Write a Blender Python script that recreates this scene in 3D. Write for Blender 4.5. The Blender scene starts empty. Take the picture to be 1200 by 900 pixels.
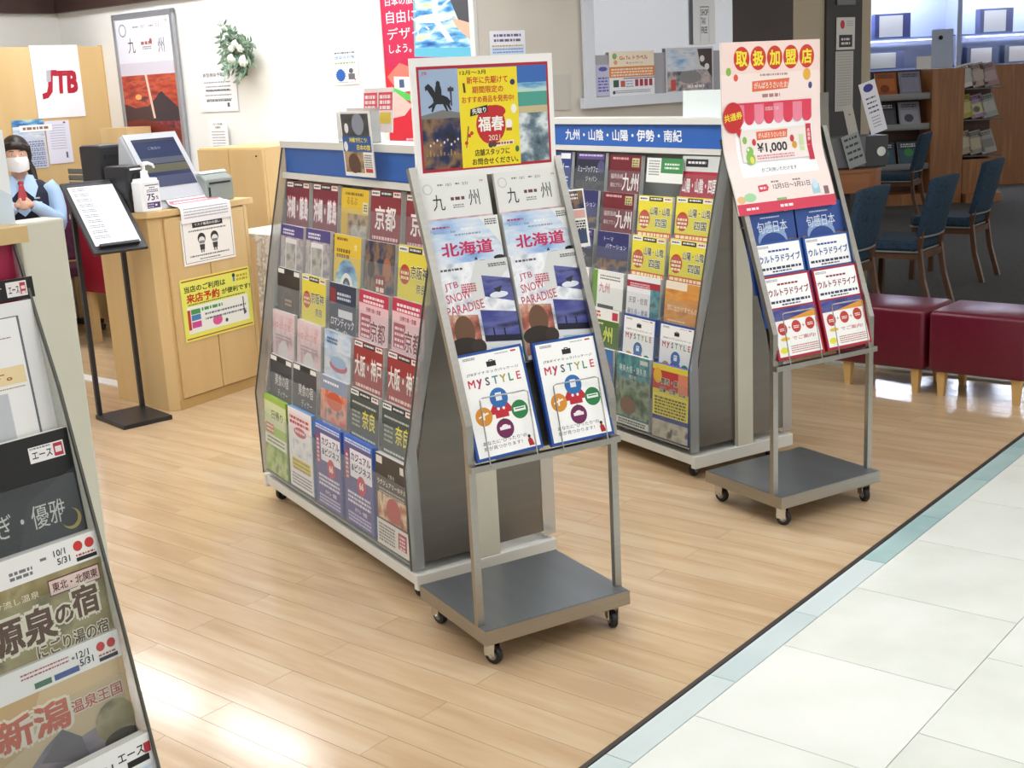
import bpy, bmesh, math, random
from mathutils import Vector, Matrix, Euler
random.seed(7)
SC = bpy.context.scene
COL = SC.collection

# ------------------------------------------------------------------ camera
def cam_axes(p, r):
    f = Vector((0, math.cos(p), -math.sin(p))); R = Vector((1, 0, 0)); U = R.cross(f)
    c, s = math.cos(r), math.sin(r)
    return c*R + s*U, -s*R + c*U, f
CR, CU, CF = cam_axes(.238285, -.0523917)
cd = bpy.data.cameras.new('camera'); cam = bpy.data.objects.new('camera', cd); COL.objects.link(cam)
cd.sensor_fit = 'HORIZONTAL'; cd.sensor_width = 36; cd.lens = 1460.5/1200*36
cam.matrix_world = Matrix(((CR.x, CU.x, -CF.x, 0), (CR.y, CU.y, -CF.y, 0), (CR.z, CU.z, -CF.z, 1.6), (0, 0, 0, 1)))
cd.clip_end = 100
SC.camera = cam
# ------------------------------------------------------------------ world, exposure
wd = bpy.data.worlds.new('world'); SC.world = wd; wd.use_nodes = True
wd.node_tree.nodes['Background'].inputs[0].default_value = (1.0, .97, .93, 1)
wd.node_tree.nodes['Background'].inputs[1].default_value = .85
SC.view_settings.view_transform = 'Standard'; SC.view_settings.look = 'None'
SC.view_settings.gamma = 1; SC.view_settings.exposure = 0.0
LAMP = dict(agency=18.5, mall=9.0, book=8.0)      # strength of the ceiling diffusers

# ------------------------------------------------------------------ directions of the room grid
A = math.radians
QD = Vector((math.cos(A(50.2)), math.sin(A(50.2)), 0)); PD = Vector((math.sin(A(50.2)), -math.cos(A(50.2)), 0))
def pq(p, q, z=0): return PD*p + QD*q + Vector((0, 0, z))
class Fr:
    def __init__(s, o, deg): s.o = Vector(o); s.a = A(deg); s.M = Matrix.Translation(s.o) @ Matrix.Rotation(s.a, 4, 'Z')
    def w(s, x, y, z=0): return s.M @ Vector((x, y, z))

# ------------------------------------------------------------------ materials
def lin(c):
    c = c/255
    return c/12.92 if c <= .04045 else ((c+.055)/1.055)**2.4
def rgb(h): return (lin(int(h[0:2], 16)), lin(int(h[2:4], 16)), lin(int(h[4:6], 16)), 1)
MATS = {}
def mat(name, col, rough=.5, metal=0, spec=.5, trans=0, emit=0, coat=0):
    if name in MATS: return MATS[name]
    m = bpy.data.materials.new(name); m.use_nodes = True; b = m.node_tree.nodes['Principled BSDF']
    b.inputs['Base Color'].default_value = rgb(col); b.inputs['Roughness'].default_value = rough
    b.inputs['Metallic'].default_value = metal; b.inputs['Specular IOR Level'].default_value = spec
    if emit:
        b.inputs['Emission Color'].default_value = rgb(col); b.inputs['Emission Strength'].default_value = emit
    if coat: b.inputs['Coat Weight'].default_value = coat; b.inputs['Coat Roughness'].default_value = .08
    MATS[name] = m
    return m
def noisy(name, cols, scale=5, rough=.5, metal=0, detail=4, stretch=(1, 1, 1), bump=0, rand=0, spec=.5, coord='Object', rvar=0):
    """noise between colours; rand mixes in the object's random number"""
    if name in MATS: return MATS[name]
    m = mat(name, cols[0], rough, metal, spec); nt = m.node_tree; N = nt.nodes; L = nt.links; b = N['Principled BSDF']
    tc = N.new('ShaderNodeTexCoord'); mp = N.new('ShaderNodeMapping'); mp.inputs['Scale'].default_value = stretch
    L.new(tc.outputs[coord], mp.inputs[0])
    nz = N.new('ShaderNodeTexNoise'); nz.inputs['Scale'].default_value = scale; nz.inputs['Detail'].default_value = detail
    L.new(mp.outputs[0], nz.inputs['Vector'])
    cr = N.new('ShaderNodeValToRGB'); e = cr.color_ramp.elements
    n = len(cols)
    for i, c in enumerate(cols):
        pos = .32+.36*i/max(1, n-1)
        el = e[i] if i < 2 else e.new(pos)
        el.position = pos; el.color = rgb(c)
    for i, c in enumerate(cols): cr.color_ramp.elements[i].color = rgb(c)
    src = nz.outputs[0]
    if rand:
        oi = N.new('ShaderNodeObjectInfo'); ad = N.new('ShaderNodeMath'); ad.operation = 'MULTIPLY_ADD'
        sb = N.new('ShaderNodeMath'); sb.operation = 'SUBTRACT'; L.new(oi.outputs['Random'], sb.inputs[0]); sb.inputs[1].default_value = .5
        L.new(sb.outputs[0], ad.inputs[0]); ad.inputs[1].default_value = rand; L.new(nz.outputs[0], ad.inputs[2]); src = ad.outputs[0]
        cb = N.new('ShaderNodeVectorMath'); cb.operation = 'ADD'; cx = N.new('ShaderNodeCombineXYZ')
        mm = N.new('ShaderNodeMath'); mm.operation = 'MULTIPLY'; mm.inputs[1].default_value = 37; L.new(oi.outputs['Random'], mm.inputs[0])
        for k in range(3): L.new(mm.outputs[0], cx.inputs[k])
        L.new(mp.outputs[0], cb.inputs[0]); L.new(cx.outputs[0], cb.inputs[1]); L.new(cb.outputs[0], nz.inputs['Vector'])
    L.new(src, cr.inputs[0]); L.new(cr.outputs[0], b.inputs['Base Color'])
    if bump:
        bp = N.new('ShaderNodeBump'); bp.inputs['Strength'].default_value = bump; bp.inputs['Distance'].default_value = .002
        L.new(nz.outputs[0], bp.inputs['Height']); L.new(bp.outputs[0], b.inputs['Normal'])
    if rvar:
        mr = N.new('ShaderNodeMapRange'); mr.inputs['To Min'].default_value = rough-rvar; mr.inputs['To Max'].default_value = rough+rvar
        L.new(nz.outputs[0], mr.inputs[0]); L.new(mr.outputs[0], b.inputs['Roughness'])
    return m
def clear(name, col='dfe6ea', opac=.1, rough=.05):
    """thin acrylic sheet"""
    if name in MATS: return MATS[name]
    m = bpy.data.materials.new(name); m.use_nodes = True; nt = m.node_tree; N = nt.nodes; L = nt.links
    b = N['Principled BSDF']; b.inputs['Base Color'].default_value = rgb(col); b.inputs['Roughness'].default_value = max(rough, .09)
    t = N.new('ShaderNodeBsdfTransparent'); t.inputs[0].default_value = (.97, .98, .98, 1)
    mx = N.new('ShaderNodeMixShader'); fr = N.new('ShaderNodeLayerWeight'); fr.inputs[0].default_value = .5
    pw = N.new('ShaderNodeMath'); pw.operation = 'POWER'; pw.inputs[1].default_value = 4; L.new(fr.outputs['Facing'], pw.inputs[0])
    ad = N.new('ShaderNodeMath'); ad.operation = 'MULTIPLY_ADD'; ad.use_clamp = True; ad.inputs[1].default_value = .4; ad.inputs[2].default_value = opac
    L.new(pw.outputs[0], ad.inputs[0]); L.new(ad.outputs[0], mx.inputs[0])
    L.new(t.outputs[0], mx.inputs[1]); L.new(b.outputs[0], mx.inputs[2]); L.new(mx.outputs[0], N['Material Output'].inputs[0])
    MATS[name] = m
    return m
PHOTO = dict(
    castle=['3a3f4c', '8e8894', 'c8b9b4', '6b6a80'], fire=['5a2a22', 'c0552e', 'e8a86a', '3d3340'], forest=['1d3a30', '4f6b4f', '8fa08a', '2d5b5c'],
    city=['1d2430', '4b5870', 'a88a68', '2a2f45'], snow=['8d96a8', 'd9dde4', 'f2f3f5', 'b8bfcc'], dusk=['23255c', '383c88', '5a5f9c', '17193f'],
    sea=['1c4f9a', '4f97c8', 'b8d8d4', 'd9c089'], fall=['2c3940', '6a7f8c', 'e0e8ea', '46555c'], food=['5a2f28', 'a85a48', 'd8b09a', '6e4238'],
    pink=['c9a9b0', 'e4ccd0', 'd8b8bc', 'a88890'], sky=['7da4d6', 'b9cfe8', 'dfe3ea', '93aecb'], night=['10162c', '1d2a52', '8a6a4a', '141a34'],
    dark=['15171c', '2c2e34', '44464c', '1c1e24'], blossom=['a8452e', 'd96a4a', 'e8a890', '54505c'], green=['4f7a34', '8fb050', 'c4d48a', '6f9040'],
    stone=['7a766c', 'a8a294', 'c4beb0', '5c584e'], teal=['12485a', '2a7484', '5fa0a4', '1c3a40'], wine=['4a1824', '7a2836', '9a4450', '3a1420'],
    orange=['c07a30', 'e0a050', 'd88a3a', 'c89a60'], mount=['5c5a66', '7a7480', '9a8f92', '4c4a56'], brown=['5a4634', '8a7050', 'b89a70', '3c2e24'],
    dress=['3a2018', 'c07848', 'e8d0b0', '6a3a28'], onsen=['6f6440', '8e8258', 'a89c72', '5c5434'], sunset=['7a2c2c', 'b03c28', 'c85a3a', '6a3038'])
STREAK = ('sunset', 'sea', 'dusk', 'sky', 'orange', 'mount')
def pm(c):
    """paint by hex or '@photo'"""
    if isinstance(c, bpy.types.Material): return c
    if c[0] == '@': return noisy('print_'+c[1:], PHOTO[c[1:]], 6 if c[1:] in STREAK else 14, .4, detail=5, stretch=(1, 1, 4) if c[1:] in STREAK else (1, 1, 1))
    return mat('ink_'+c, c, .42, spec=.4)
steel = noisy('brushed_steel', ['a5a29b', 'aba8a1'], 3, .33, 1, stretch=(1, 1, 40), rvar=.04)
steel_dark = noisy('steel_tray_top', ['7f8488', '868b8f'], 2, .32, .7, stretch=(12, 1, 1), rvar=.03)
steel_panel = noisy('steel_side_panel', ['77736c', '7d7972'], 2, .4, .75, stretch=(1, 1, 12), rvar=.03)
white_paint = mat('white_paint', 'dcdcd6', .45)
cream_paint = noisy('cream_paint', ['d9d6c4', 'cfccba'], 3, .5)
grey_paint = mat('grey_paint', '8f9088', .5)
acrylic = clear('clear_acrylic', 'd5dade', .04)
acrylic_side = clear('smoked_acrylic', 'b9bcbc', .42, .12)
black_rub = mat('black_rubber', '1b1b1c', .5)
black_metal = mat('black_metal', '242428', .4)
chrome = mat('chrome', 'c8c8c4', .15, 1)
paper = mat('paper', 'f4f3ef', .6)
pages = noisy('page_edges', ['e6e4de', 'cfcdc8'], 4, .6, stretch=(1, 160, 1))
pages_w = {}
beech = noisy('beech_veneer', ['dcbf8c', 'd2b27c', 'e0c594'], 2, .45, stretch=(1, 1, .12), detail=6)
beech_e = noisy('beech_edge', ['c9a76c', 'bd9a60'], 4, .5)
oak = noisy('chair_leg_wood', ['d8b273', 'caa062'], 6, .4, stretch=(1, 1, .2))
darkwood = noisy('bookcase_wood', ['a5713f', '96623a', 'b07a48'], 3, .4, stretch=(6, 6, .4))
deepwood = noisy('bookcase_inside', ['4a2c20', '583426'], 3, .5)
chairwood = noisy('walnut_chair_wood', ['6b4a36', '5c3e2c'], 8, .35, stretch=(2, 2, .3))
maroon = noisy('maroon_leather', ['5e1024', '66142a'], 30, .3, bump=.15, spec=.5)
navy = noisy('blue_upholstery', ['20354a', '294257', '1b2e40'], 25, .85, bump=.2)

# ------------------------------------------------------------------ mesh building
class MB:
    def __init__(s): s.v = []; s.f = []; s.m = []; s.mats = []
    def mi(s, m):
        if m not in s.mats: s.mats.append(m)
        return s.mats.index(m)
    def add(s, vs, fs, m):
        k = len(s.v); i = s.mi(m); s.v += [tuple(v) for v in vs]
        for f in fs: s.f.append(tuple(j+k for j in f)); s.m.append(i)
        return s
    def box(s, m, x0, x1, y0, y1, z0, z1, M=None, bev=0):
        if bev:
            b = bev; P = [(x0+b, y0), (x1-b, y0), (x1, y0+b), (x1, y1-b), (x1-b, y1), (x0+b, y1), (x0, y1-b), (x0, y0+b)]
            return s.prism(m, P, z0, z1, M, bev)
        vs = [Vector(p) for p in ((x0, y0, z0), (x1, y0, z0), (x1, y1, z0), (x0, y1, z0), (x0, y0, z1), (x1, y0, z1), (x1, y1, z1), (x0, y1, z1))]
        if M: vs = [M @ v for v in vs]
        return s.add(vs, [(3, 2, 1, 0), (4, 5, 6, 7), (0, 1, 5, 4), (1, 2, 6, 5), (2, 3, 7, 6), (3, 0, 4, 7)], m)
    def prism(s, m, P, z0, z1, M=None, bev=0):
        """polygon P (ccw) in xy extruded in z; bev rounds top and bottom rims"""
        n = len(P); cx = sum(p[0] for p in P)/n; cy = sum(p[1] for p in P)/n
        def ring(z, ins):
            out = []
            for x, y in P:
                dx, dy = cx-x, cy-y; d = math.hypot(dx, dy) or 1
                out.append(Vector((x+dx/d*ins, y+dy/d*ins, z)))
            return out
        rs = [ring(z0, bev), ring(z0+bev, 0), ring(z1-bev, 0), ring(z1, bev)] if bev else [ring(z0, 0), ring(z1, 0)]
        vs = [v for r in rs for v in r]
        if M: vs = [M @ v for v in vs]
        fs = [tuple(range(n-1, -1, -1)), tuple(range((len(rs)-1)*n, len(rs)*n))]
        for k in range(len(rs)-1):
            for i in range(n): fs.append((k*n+i, k*n+(i+1) % n, (k+1)*n+(i+1) % n, (k+1)*n+i))
        return s.add(vs, fs, m)
    def ext_x(s, m, P, x0, x1, M=None):
        """polygon P in (y,z) extruded along x"""
        n = len(P); vs = [Vector((x0, y, z)) for y, z in P]+[Vector((x1, y, z)) for y, z in P]
        if M: vs = [M @ v for v in vs]
        return s.add(vs, [tuple(range(n)), tuple(range(2*n-1, n-1, -1))]+[(i, n+i, n+(i+1) % n, (i+1) % n) for i in range(n)], m)
    def tube(s, m, pts, rad, n=8, cap=True):
        pts = [Vector(p) for p in pts]; k0 = len(s.v); rs = rad if isinstance(rad, (list, tuple)) else [rad]*len(pts)
        vs = []; prev = None
        for i, p in enumerate(pts):
            t = (pts[min(i+1, len(pts)-1)]-pts[max(i-1, 0)]).normalized()
            if prev is None:
                u = t.orthogonal().normalized()
            else:
                u = (prev-t*prev.dot(t)); u = u.normalized() if u.length > 1e-6 else t.orthogonal().normalized()
            prev = u; w = t.cross(u)
            for j in range(n):
                a = 2*math.pi*j/n; vs.append(p+(u*math.cos(a)+w*math.sin(a))*rs[i])
        fs = []
        for i in range(len(pts)-1):
            for j in range(n): fs.append((i*n+j, i*n+(j+1) % n, (i+1)*n+(j+1) % n, (i+1)*n+j))
        if cap: fs += [tuple(range(n-1, -1, -1)), tuple(range((len(pts)-1)*n, len(pts)*n))]
        return s.add(vs, fs, m)
    def bar(s, m, pts, w, d, up=Vector((1, 0, 0))):
        """rectangular bar through pts; w along 'up', d across"""
        pts = [Vector(p) for p in pts]; vs = []
        for i, p in enumerate(pts):
            t = (pts[min(i+1, len(pts)-1)]-pts[max(i-1, 0)]).normalized(); u = (up-t*up.dot(t)).normalized(); v = t.cross(u)
            vs += [p+u*w/2+v*d/2, p-u*w/2+v*d/2, p-u*w/2-v*d/2, p+u*w/2-v*d/2]
        fs = [(3, 2, 1, 0), tuple(range(len(vs)-4, len(vs)))]
        for i in range(len(pts)-1):
            for j in range(4): fs.append((i*4+j, i*4+(j+1) % 4, (i+1)*4+(j+1) % 4, (i+1)*4+j))
        return s.add(vs, fs, m)
    def lathe(s, m, prof, n=20, M=None):
        vs = []; fs = []
        for r, z in prof:
            for j in range(n): a = 2*math.pi*j/n; vs.append(Vector((r*math.cos(a), r*math.sin(a), z)))
        if M: vs = [M @ v for v in vs]
        for i in range(len(prof)-1):
            for j in range(n): fs.append((i*n+j, i*n+(j+1) % n, (i+1)*n+(j+1) % n, (i+1)*n+j))
        fs += [tuple(range(n-1, -1, -1)), tuple(range((len(prof)-1)*n, len(prof)*n))]
        return s.add(vs, fs, m)
    def ball(s, m, c, r, n=12, k=8):
        c = Vector(c); rr = r if hasattr(r, '__len__') else (r, r, r); vs = []; fs = []
        for i in range(1, k):
            th = math.pi*i/k
            for j in range(n):
                a = 2*math.pi*j/n; vs.append(c+Vector((rr[0]*math.sin(th)*math.cos(a), rr[1]*math.sin(th)*math.sin(a), -rr[2]*math.cos(th))))
        vs += [c-Vector((0, 0, rr[2])), c+Vector((0, 0, rr[2]))]; b, t = len(vs)-2, len(vs)-1
        for i in range(k-2):
            for j in range(n): fs.append((i*n+j, i*n+(j+1) % n, (i+1)*n+(j+1) % n, (i+1)*n+j))
        for j in range(n): fs.append((b, (j+1) % n, j)); fs.append((t, (k-2)*n+j, (k-2)*n+(j+1) % n))
        return s.add(vs, fs, m)
    def mesh(s, name):
        me = bpy.data.meshes.new(name); me.from_pydata(s.v, [], s.f)
        for m in s.mats: me.materials.append(m)
        me.polygons.foreach_set('material_index', s.m); me.update()
        return me
    def build(s, name, parent=None, smooth=False):
        o = bpy.data.objects.new(name, s.mesh(name)); COL.objects.link(o); o.parent = parent
        if smooth:
            for p in o.data.polygons: p.use_smooth = True
        return o
def link(name, me, parent=None):
    o = bpy.data.objects.new(name, me); COL.objects.link(o); o.parent = parent; return o
def tag(o, label, cat, group=None):
    o['label'] = label; o['category'] = cat
    if group: o['group'] = group
    return o
def thing(name, label, cat, loc=(0, 0, 0), yaw=0, group=None, lean=0):
    o = bpy.data.objects.new(name, None); COL.objects.link(o); o.empty_display_size = .05
    o.location = loc; o.rotation_euler = (-lean, 0, yaw)
    return tag(o, label, cat, group)
def struct(o): o['kind'] = 'structure'; return o
def bevel(o, w=.004, seg=2):
    md = o.modifiers.new('bevel', 'BEVEL'); md.width = w; md.segments = seg; md.limit_method = 'ANGLE'; return o

# ------------------------------------------------------------------ flat print: text, patches
GL = {}
def glyphs(txt, bold=0, res=2):
    key = (txt, bold, res)
    if key in GL: return GL[key]
    c = bpy.data.curves.new('g', 'FONT'); c.body = txt; c.resolution_u = res; c.offset = bold; c.fill_mode = 'FRONT'
    o = bpy.data.objects.new('g', c); COL.objects.link(o)
    dg = bpy.context.evaluated_depsgraph_get(); dg.update()
    me = o.evaluated_get(dg).to_mesh()
    V = [(v.co.x, v.co.y) for v in me.vertices]; F = [tuple(p.vertices) for p in me.polygons]
    o.evaluated_get(dg).to_mesh_clear(); bpy.data.objects.remove(o); bpy.data.curves.remove(c)
    if not V: V = [(0, 0)]; F = []
    x0 = min(v[0] for v in V); x1 = max(v[0] for v in V); y0 = min(v[1] for v in V); y1 = max(v[1] for v in V)
    GL[key] = ([((x-(x0+x1)/2), (y-(y0+y1)/2)) for x, y in V], F, x1-x0, y1-y0)
    return GL[key]
def printed(w, h, elems, path=None, base=None, two=False):
    """mesh of a printed sheet: x 0..w, facing -Y, z 0..h; elems in fractions, each one layer above the last"""
    mb = MB(); k = [0]; LAY = .00022; used = []
    def P(x, y, l=None):
        l = k[0] if l is None else l
        if path: return path(x, y, l*LAY)
        return (x, -l*LAY, y)
    def rect(m, x0, y0, x1, y1):
        n = 1 if not path else max(1, int((y1-y0)/h*60)+1)
        vs = []; fs = []
        for i in range(n+1):
            y = y0+(y1-y0)*i/n; vs += [P(x0, y), P(x1, y)]
        for i in range(n): fs.append((2*i, 2*i+1, 2*i+3, 2*i+2))
        mb.add(vs, fs, m)
    if base: rect(pm(base), 0, 0, w, h)
    def layer(x0, y0, x1, y1, n=1):   # lowest level free above what the box overlaps
        l = 1
        for a, b, c, d, m in used:
            if a < x1 and c > x0 and b < y1 and d > y0: l = max(l, m+1)
        used.append((x0, y0, x1, y1, l+n-1)); return l
    for e in elems:
        t = e[0]
        if t in 'r': k[0] = layer(e[2], e[3], e[4], e[5])
        elif t == 'p': k[0] = layer(min(q[0] for q in e[2]), min(q[1] for q in e[2]), max(q[0] for q in e[2]), max(q[1] for q in e[2]))
        elif t == 'e': k[0] = layer(e[2]-e[4], e[3]-e[5]*w/h, e[2]+e[4], e[3]+e[5]*w/h)
        elif t == 'l': k[0] = layer(e[2], e[3]-(e[6]-1)*e[7]-e[5], e[4], e[3])
        elif t == 't':
            o = e[6]; _, _, a, b = glyphs(e[1], 0, o.get('res', 2)); hw = (o.get('fw') or min(o.get('mw', 9), a*e[5]*h/max(b, .3)/w))/2+.01
            k[0] = layer(e[3]-hw, e[4]-e[5]*.65, e[3]+hw, e[4]+e[5]*.65, 2 if o.get('out') else 1)
        if t == 'r': rect(pm(e[1]), e[2]*w, e[3]*h, e[4]*w, e[5]*h)
        elif t == 'p':
            mb.add([P(x*w, y*h) for x, y in e[2]], [tuple(range(len(e[2])))], pm(e[1]))
        elif t == 'e' and path:
            n = 12; R_ = e[5]*w; vs = []; fs = []
            for i in range(n+1):
                yy = -R_*math.cos(math.pi*i/n); xx = e[4]*w*math.sin(math.pi*i/n); vs += [P(e[2]*w-xx, e[3]*h+yy), P(e[2]*w+xx, e[3]*h+yy)]
            mb.add(vs, [(2*i, 2*i+1, 2*i+3, 2*i+2) for i in range(n)], pm(e[1]))
        elif t == 'e':
            n = 20; mb.add([P(e[2]*w+e[4]*w*math.cos(2*math.pi*i/n), e[3]*h+e[5]*w*math.sin(2*math.pi*i/n)) for i in range(n)], [tuple(range(n))], pm(e[1]))
        elif t == 'l':   # lines of small print: (l, col, x0, ytop, x1, lineheight, n, pitch)
            rr = random.Random(len(mb.v)*7+int(e[3]*100)); vs = []; fs = []
            for i in range(e[6]):
                y = (e[3]-i*e[7])*h; x = e[2]*w; lh = e[5]*h
                while x < e[4]*w:
                    L = rr.uniform(.6, 2.4)*lh; xe = min(x+L, e[4]*w); q = len(vs)
                    vs += [P(x, y), P(xe, y), P(xe, y-lh), P(x, y-lh)]; fs.append((q, q+3, q+2, q+1)); x = xe+lh*.45
            mb.add(vs, fs, pm(e[1]))
        elif t == 't':   # (t, txt, col, cx, cy, hfrac, {opts})
            o = e[6] if len(e) > 6 else {}
            bb = o.get('b', 0)*.85
            for b, c, nn in (((bb+o.get('ow', .05)), o.get('out'), 8), (bb, e[2], 4 if bb else 1)):
                if not c: continue
                V, F, gw0, gh0 = glyphs(e[1], 0, o.get('res', 2))
                sy = e[5]*h/max(gh0, .3); sx = sy*o.get('sx', 1)
                if o.get('mw') and gw0*sx > o['mw']*w: sx = o['mw']*w/gw0
                if o.get('fw'): sx = o['fw']*w/gw0
                ca, sa = math.cos(A(o.get('rot', 0))), math.sin(A(o.get('rot', 0))); sk = o.get('skew', 0)
                for q in range(nn):
                    dx = b*math.cos(2*math.pi*(q+.5)/nn) if nn > 1 else 0; dy = b*math.sin(2*math.pi*(q+.5)/nn) if nn > 1 else 0
                    vs = []
                    for x, y in V:
                        X, Y = (x+dx)*sx+y*sy*sk, (y+dy)*sy
                        vs.append(P(e[3]*w+X*ca-Y*sa, e[4]*h+X*sa+Y*ca, k[0]+q*.1))
                    mb.add(vs, F, pm(c))
                k[0] += 1
    return mb
def T(txt, col, cx, cy, h, **o): return ('t', txt, col, cx, cy, h, o)

BROCH = {}
def sheet(name, label, cat, w, h, elems, M, base='f6f5f1', thick=.0015, group=None, path=None):
    """a single sheet or card that carries print: an own top-level thing"""
    mb = printed(w, h, elems, base=base)
    mb2 = MB(); mb2.box(paper, 0, w, .0004, thick, 0, h)
    mb.add(mb2.v, mb2.f, paper)
    o = mb.build(name); o.matrix_world = M; return tag(o, label, cat, group)
def place(fr, x, y, z, lean=0, roll=0):
    return fr.M @ Matrix.Translation((x, y, z)) @ Matrix.Rotation(-A(lean), 4, 'X') @ Matrix.Rotation(A(roll), 4, 'Y')
def brochure(key, fr, x, y, z, w, h, t, lean, label, group, roll=0, edge=None, name='brochure'):
    spec = BROCH[key]
    ck = ('m', key, w, h); 
    if ck not in GL:
        GL[ck] = printed(w, h, spec['e'], base=spec['b']).mesh('cover')
    bk = ('b', w, h, t, spec.get('edge'))
    if bk not in GL:
        mb = MB(); em = pages if not spec.get('edge') else pm(spec['edge'])
        mb.box(em, 0, w, .0004, t, 0, h); GL[bk] = mb.mesh('pages')
    o = bpy.data.objects.new(name, None); COL.objects.link(o); o.empty_display_size = .03
    o.matrix_world = place(fr, x, y, z, lean, roll)
    tag(o, label, 'brochure', group)
    link('cover', GL[ck], o); link('page_block', GL[bk], o)
    return o
ORD = ['first', 'second', 'third', 'fourth', 'fifth', 'sixth', 'seventh']

# ================================================================== THE SETTING
MP = Vector((-1.7, 8.5, 0)); CORNER = Vector((-3.269, 9.808, 0))
WALLQ = MP.dot(QD)          # the back wall runs along PD at this q
BP = -1.617                 # p of the edge between wood floor and mall tiles
# floor under the planks (subfloor) with planks as parts
floor_base = mat('floor_joint', '8f7350', .6)
fl = struct(MB().add([pq(-9, -1, -.004), pq(BP, -1, -.004), pq(BP, 6.33, -.004), pq(-9, 10.4, -.004)], [(0, 1, 2, 3)], floor_base)
            .add([pq(BP, 6.33, -.004), pq(BP, 10.4, -.004), pq(-9, 10.4, -.004)], [(0, 1, 2)], floor_base).build('floor'))
wood = noisy('maple_plank', ['bda07d', 'c3a784', 'c7ac8a', 'cbb291'], 2.2, .14, stretch=(1.2, 10, 1), detail=4, rand=.2, bump=.02, rvar=.05)
PW, PLEN = .1088, .98
pmesh = MB().box(wood, .0006, PLEN-.0006, .0006, PW-.0006, -.004, .001).mesh('plank')
pyaw = math.atan2(PD.y, PD.x)
cand = []
r0 = -26
for k in range(r0, 80):
    q0 = 1.757+k*PW
    off = -2.60 if k % 2 == 0 else -2.108
    i = 0
    e = off+PLEN
    while e < BP-.01: e += PLEN
    while e > -8.6:
        a, b = e-PLEN, min(e, BP)
        c = pq((a+b)/2, q0+PW/2)
        d = c.y; lx = c.x/max(d, .1)
        vis = 1.7 < d and -.62 < lx < .62
        if q0 > -.4 and ((q0+PW < WALLQ and b < -4.6) or (b >= -4.6 and q0+PW < 6.25)):
            cand.append((d if vis else d+50, a, b, q0))
        e -= PLEN
cand.sort(); rest = MB()
for n, (d, a, b, q0) in enumerate(cand):
    full = b-a > PLEN-.01
    if n < 290 and d < 40:
        if full: o = link('plank', pmesh, fl)
        else: o = MB().box(wood, .0006, b-a-.0006, .0006, PW-.0006, -.004, .001).build('plank', fl)
        o.matrix_world = Matrix.Translation(pq(a, q0)) @ Matrix.Rotation(pyaw, 4, 'Z')
    else:
        z0, z1 = -.004, .001; g = .0006
        vs = [pq(a+g, q0+g, z0), pq(b-g, q0+g, z0), pq(b-g, q0+PW-g, z0), pq(a+g, q0+PW-g, z0)]
        vs += [v+Vector((0, 0, z1-z0)) for v in vs]
        rest.add(vs, [(4, 7, 6, 5), (0, 4, 5, 1), (1, 5, 6, 2), (2, 6, 7, 3), (3, 7, 4, 0)], wood)
rs = rest.build('far_planks', fl); rs['kind'] = 'stuff'

# mall floor of pale tiles
tile_m = noisy('pale_stone_tile', ['dde0d7', 'e5e8e0', 'eaece6'], 3, .22, rand=.25, rvar=.05)
strip_m = noisy('blue_white_border_stone', ['c3d2d3', 'd0dcdc'], 3, .2, rand=.3, rvar=.04)
strip_t = noisy('teal_border_stone', ['9dbdbd', 'b0cac8'], 5, .2, rand=.3, rvar=.04)
grout = mat('tile_grout', '9c9c92', .7)
fm = struct(MB().add([pq(BP, -1, -.004), pq(3, -1, -.004), pq(3, 9, -.004), pq(BP, 9, -.004)], [(0, 1, 2, 3)], grout).build('floor'))
def slab(m, a, b, q0, q1, parent, name, g=.0014):
    mb = MB(); vs = [pq(a+g, q0+g, -.004), pq(b-g, q0+g, -.004), pq(b-g, q1-g, -.004), pq(a+g, q1-g, -.004)]
    c = pq(a, q0); vs = [v-c for v in vs]; vs += [v+Vector((0, 0, .005)) for v in vs]
    mb.add(vs, [(4, 5, 6, 7), (0, 1, 5, 4), (1, 2, 6, 5), (2, 3, 7, 6), (3, 0, 4, 7)], m)
    o = mb.build(name, parent); o.location = c; return o
for k in range(-5, 14):
    q = 2.213+.495*k-.495
    slab(strip_t if q > 3.5 else strip_m, BP+.008, -1.528, q, q+.495, fm, 'border_tile')
for c in range(9):
    for k in range(-6, 13):
        q = 2.492+.487*k-(.26 if c % 2 else 0); a = -1.528+.495*c
        ctr = pq(a+.25, q+.25)
        if 1.5 < ctr.y < 9 and ctr.x < ctr.y*.62+.5: slab(tile_m, a, a+.495, q, q+.487, fm, 'tile')
struct(MB().box(mat('dark_floor_edging', '3a3230', .5), 0, 10, -.007, .007, -.004, .003).build('trim_1')).matrix_world = Matrix.Translation(pq(BP, -1)) @ Matrix.Rotation(math.atan2(QD.y, QD.x), 4, 'Z')
# metal threshold in the wood floor behind the menu stand, then the threshold to the carpet
def box_pq(m, p0, p1, q0, q1, z0, z1, name, parent=None):
    vs = [pq(p0, q0, z0), pq(p1, q0, z0), pq(p1, q1, z0), pq(p0, q1, z0)]; vs += [v+Vector((0, 0, z1-z0)) for v in vs]
    return MB().add(vs, [(3, 2, 1, 0), (4, 5, 6, 7), (0, 1, 5, 4), (1, 2, 6, 5), (2, 3, 7, 6), (3, 0, 4, 7)], m).build(name, parent)
struct(box_pq(mat('aluminium_threshold', 'dcdad6', .4), -7.6, -6.05, 3.93, 4.02, -.004, .008, 'trim_2'))
struct(box_pq(mat('pale_threshold', 'b9b4a8', .4), -2.95, BP, 6.235, 6.29, -.004, .01, 'trim_3'))
carpet = noisy('grey_carpet', ['3f3e3c', '4b4a48', '54524f'], 60, .95, bump=.4, detail=6)
struct(box_pq(carpet, -2.95, BP+2, 6.29, 9, -.004, .006, 'floor'))
struct(MB().box(carpet, 1.4, 12, 7.9, 22, -.012, .0055).build('floor'))

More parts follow.
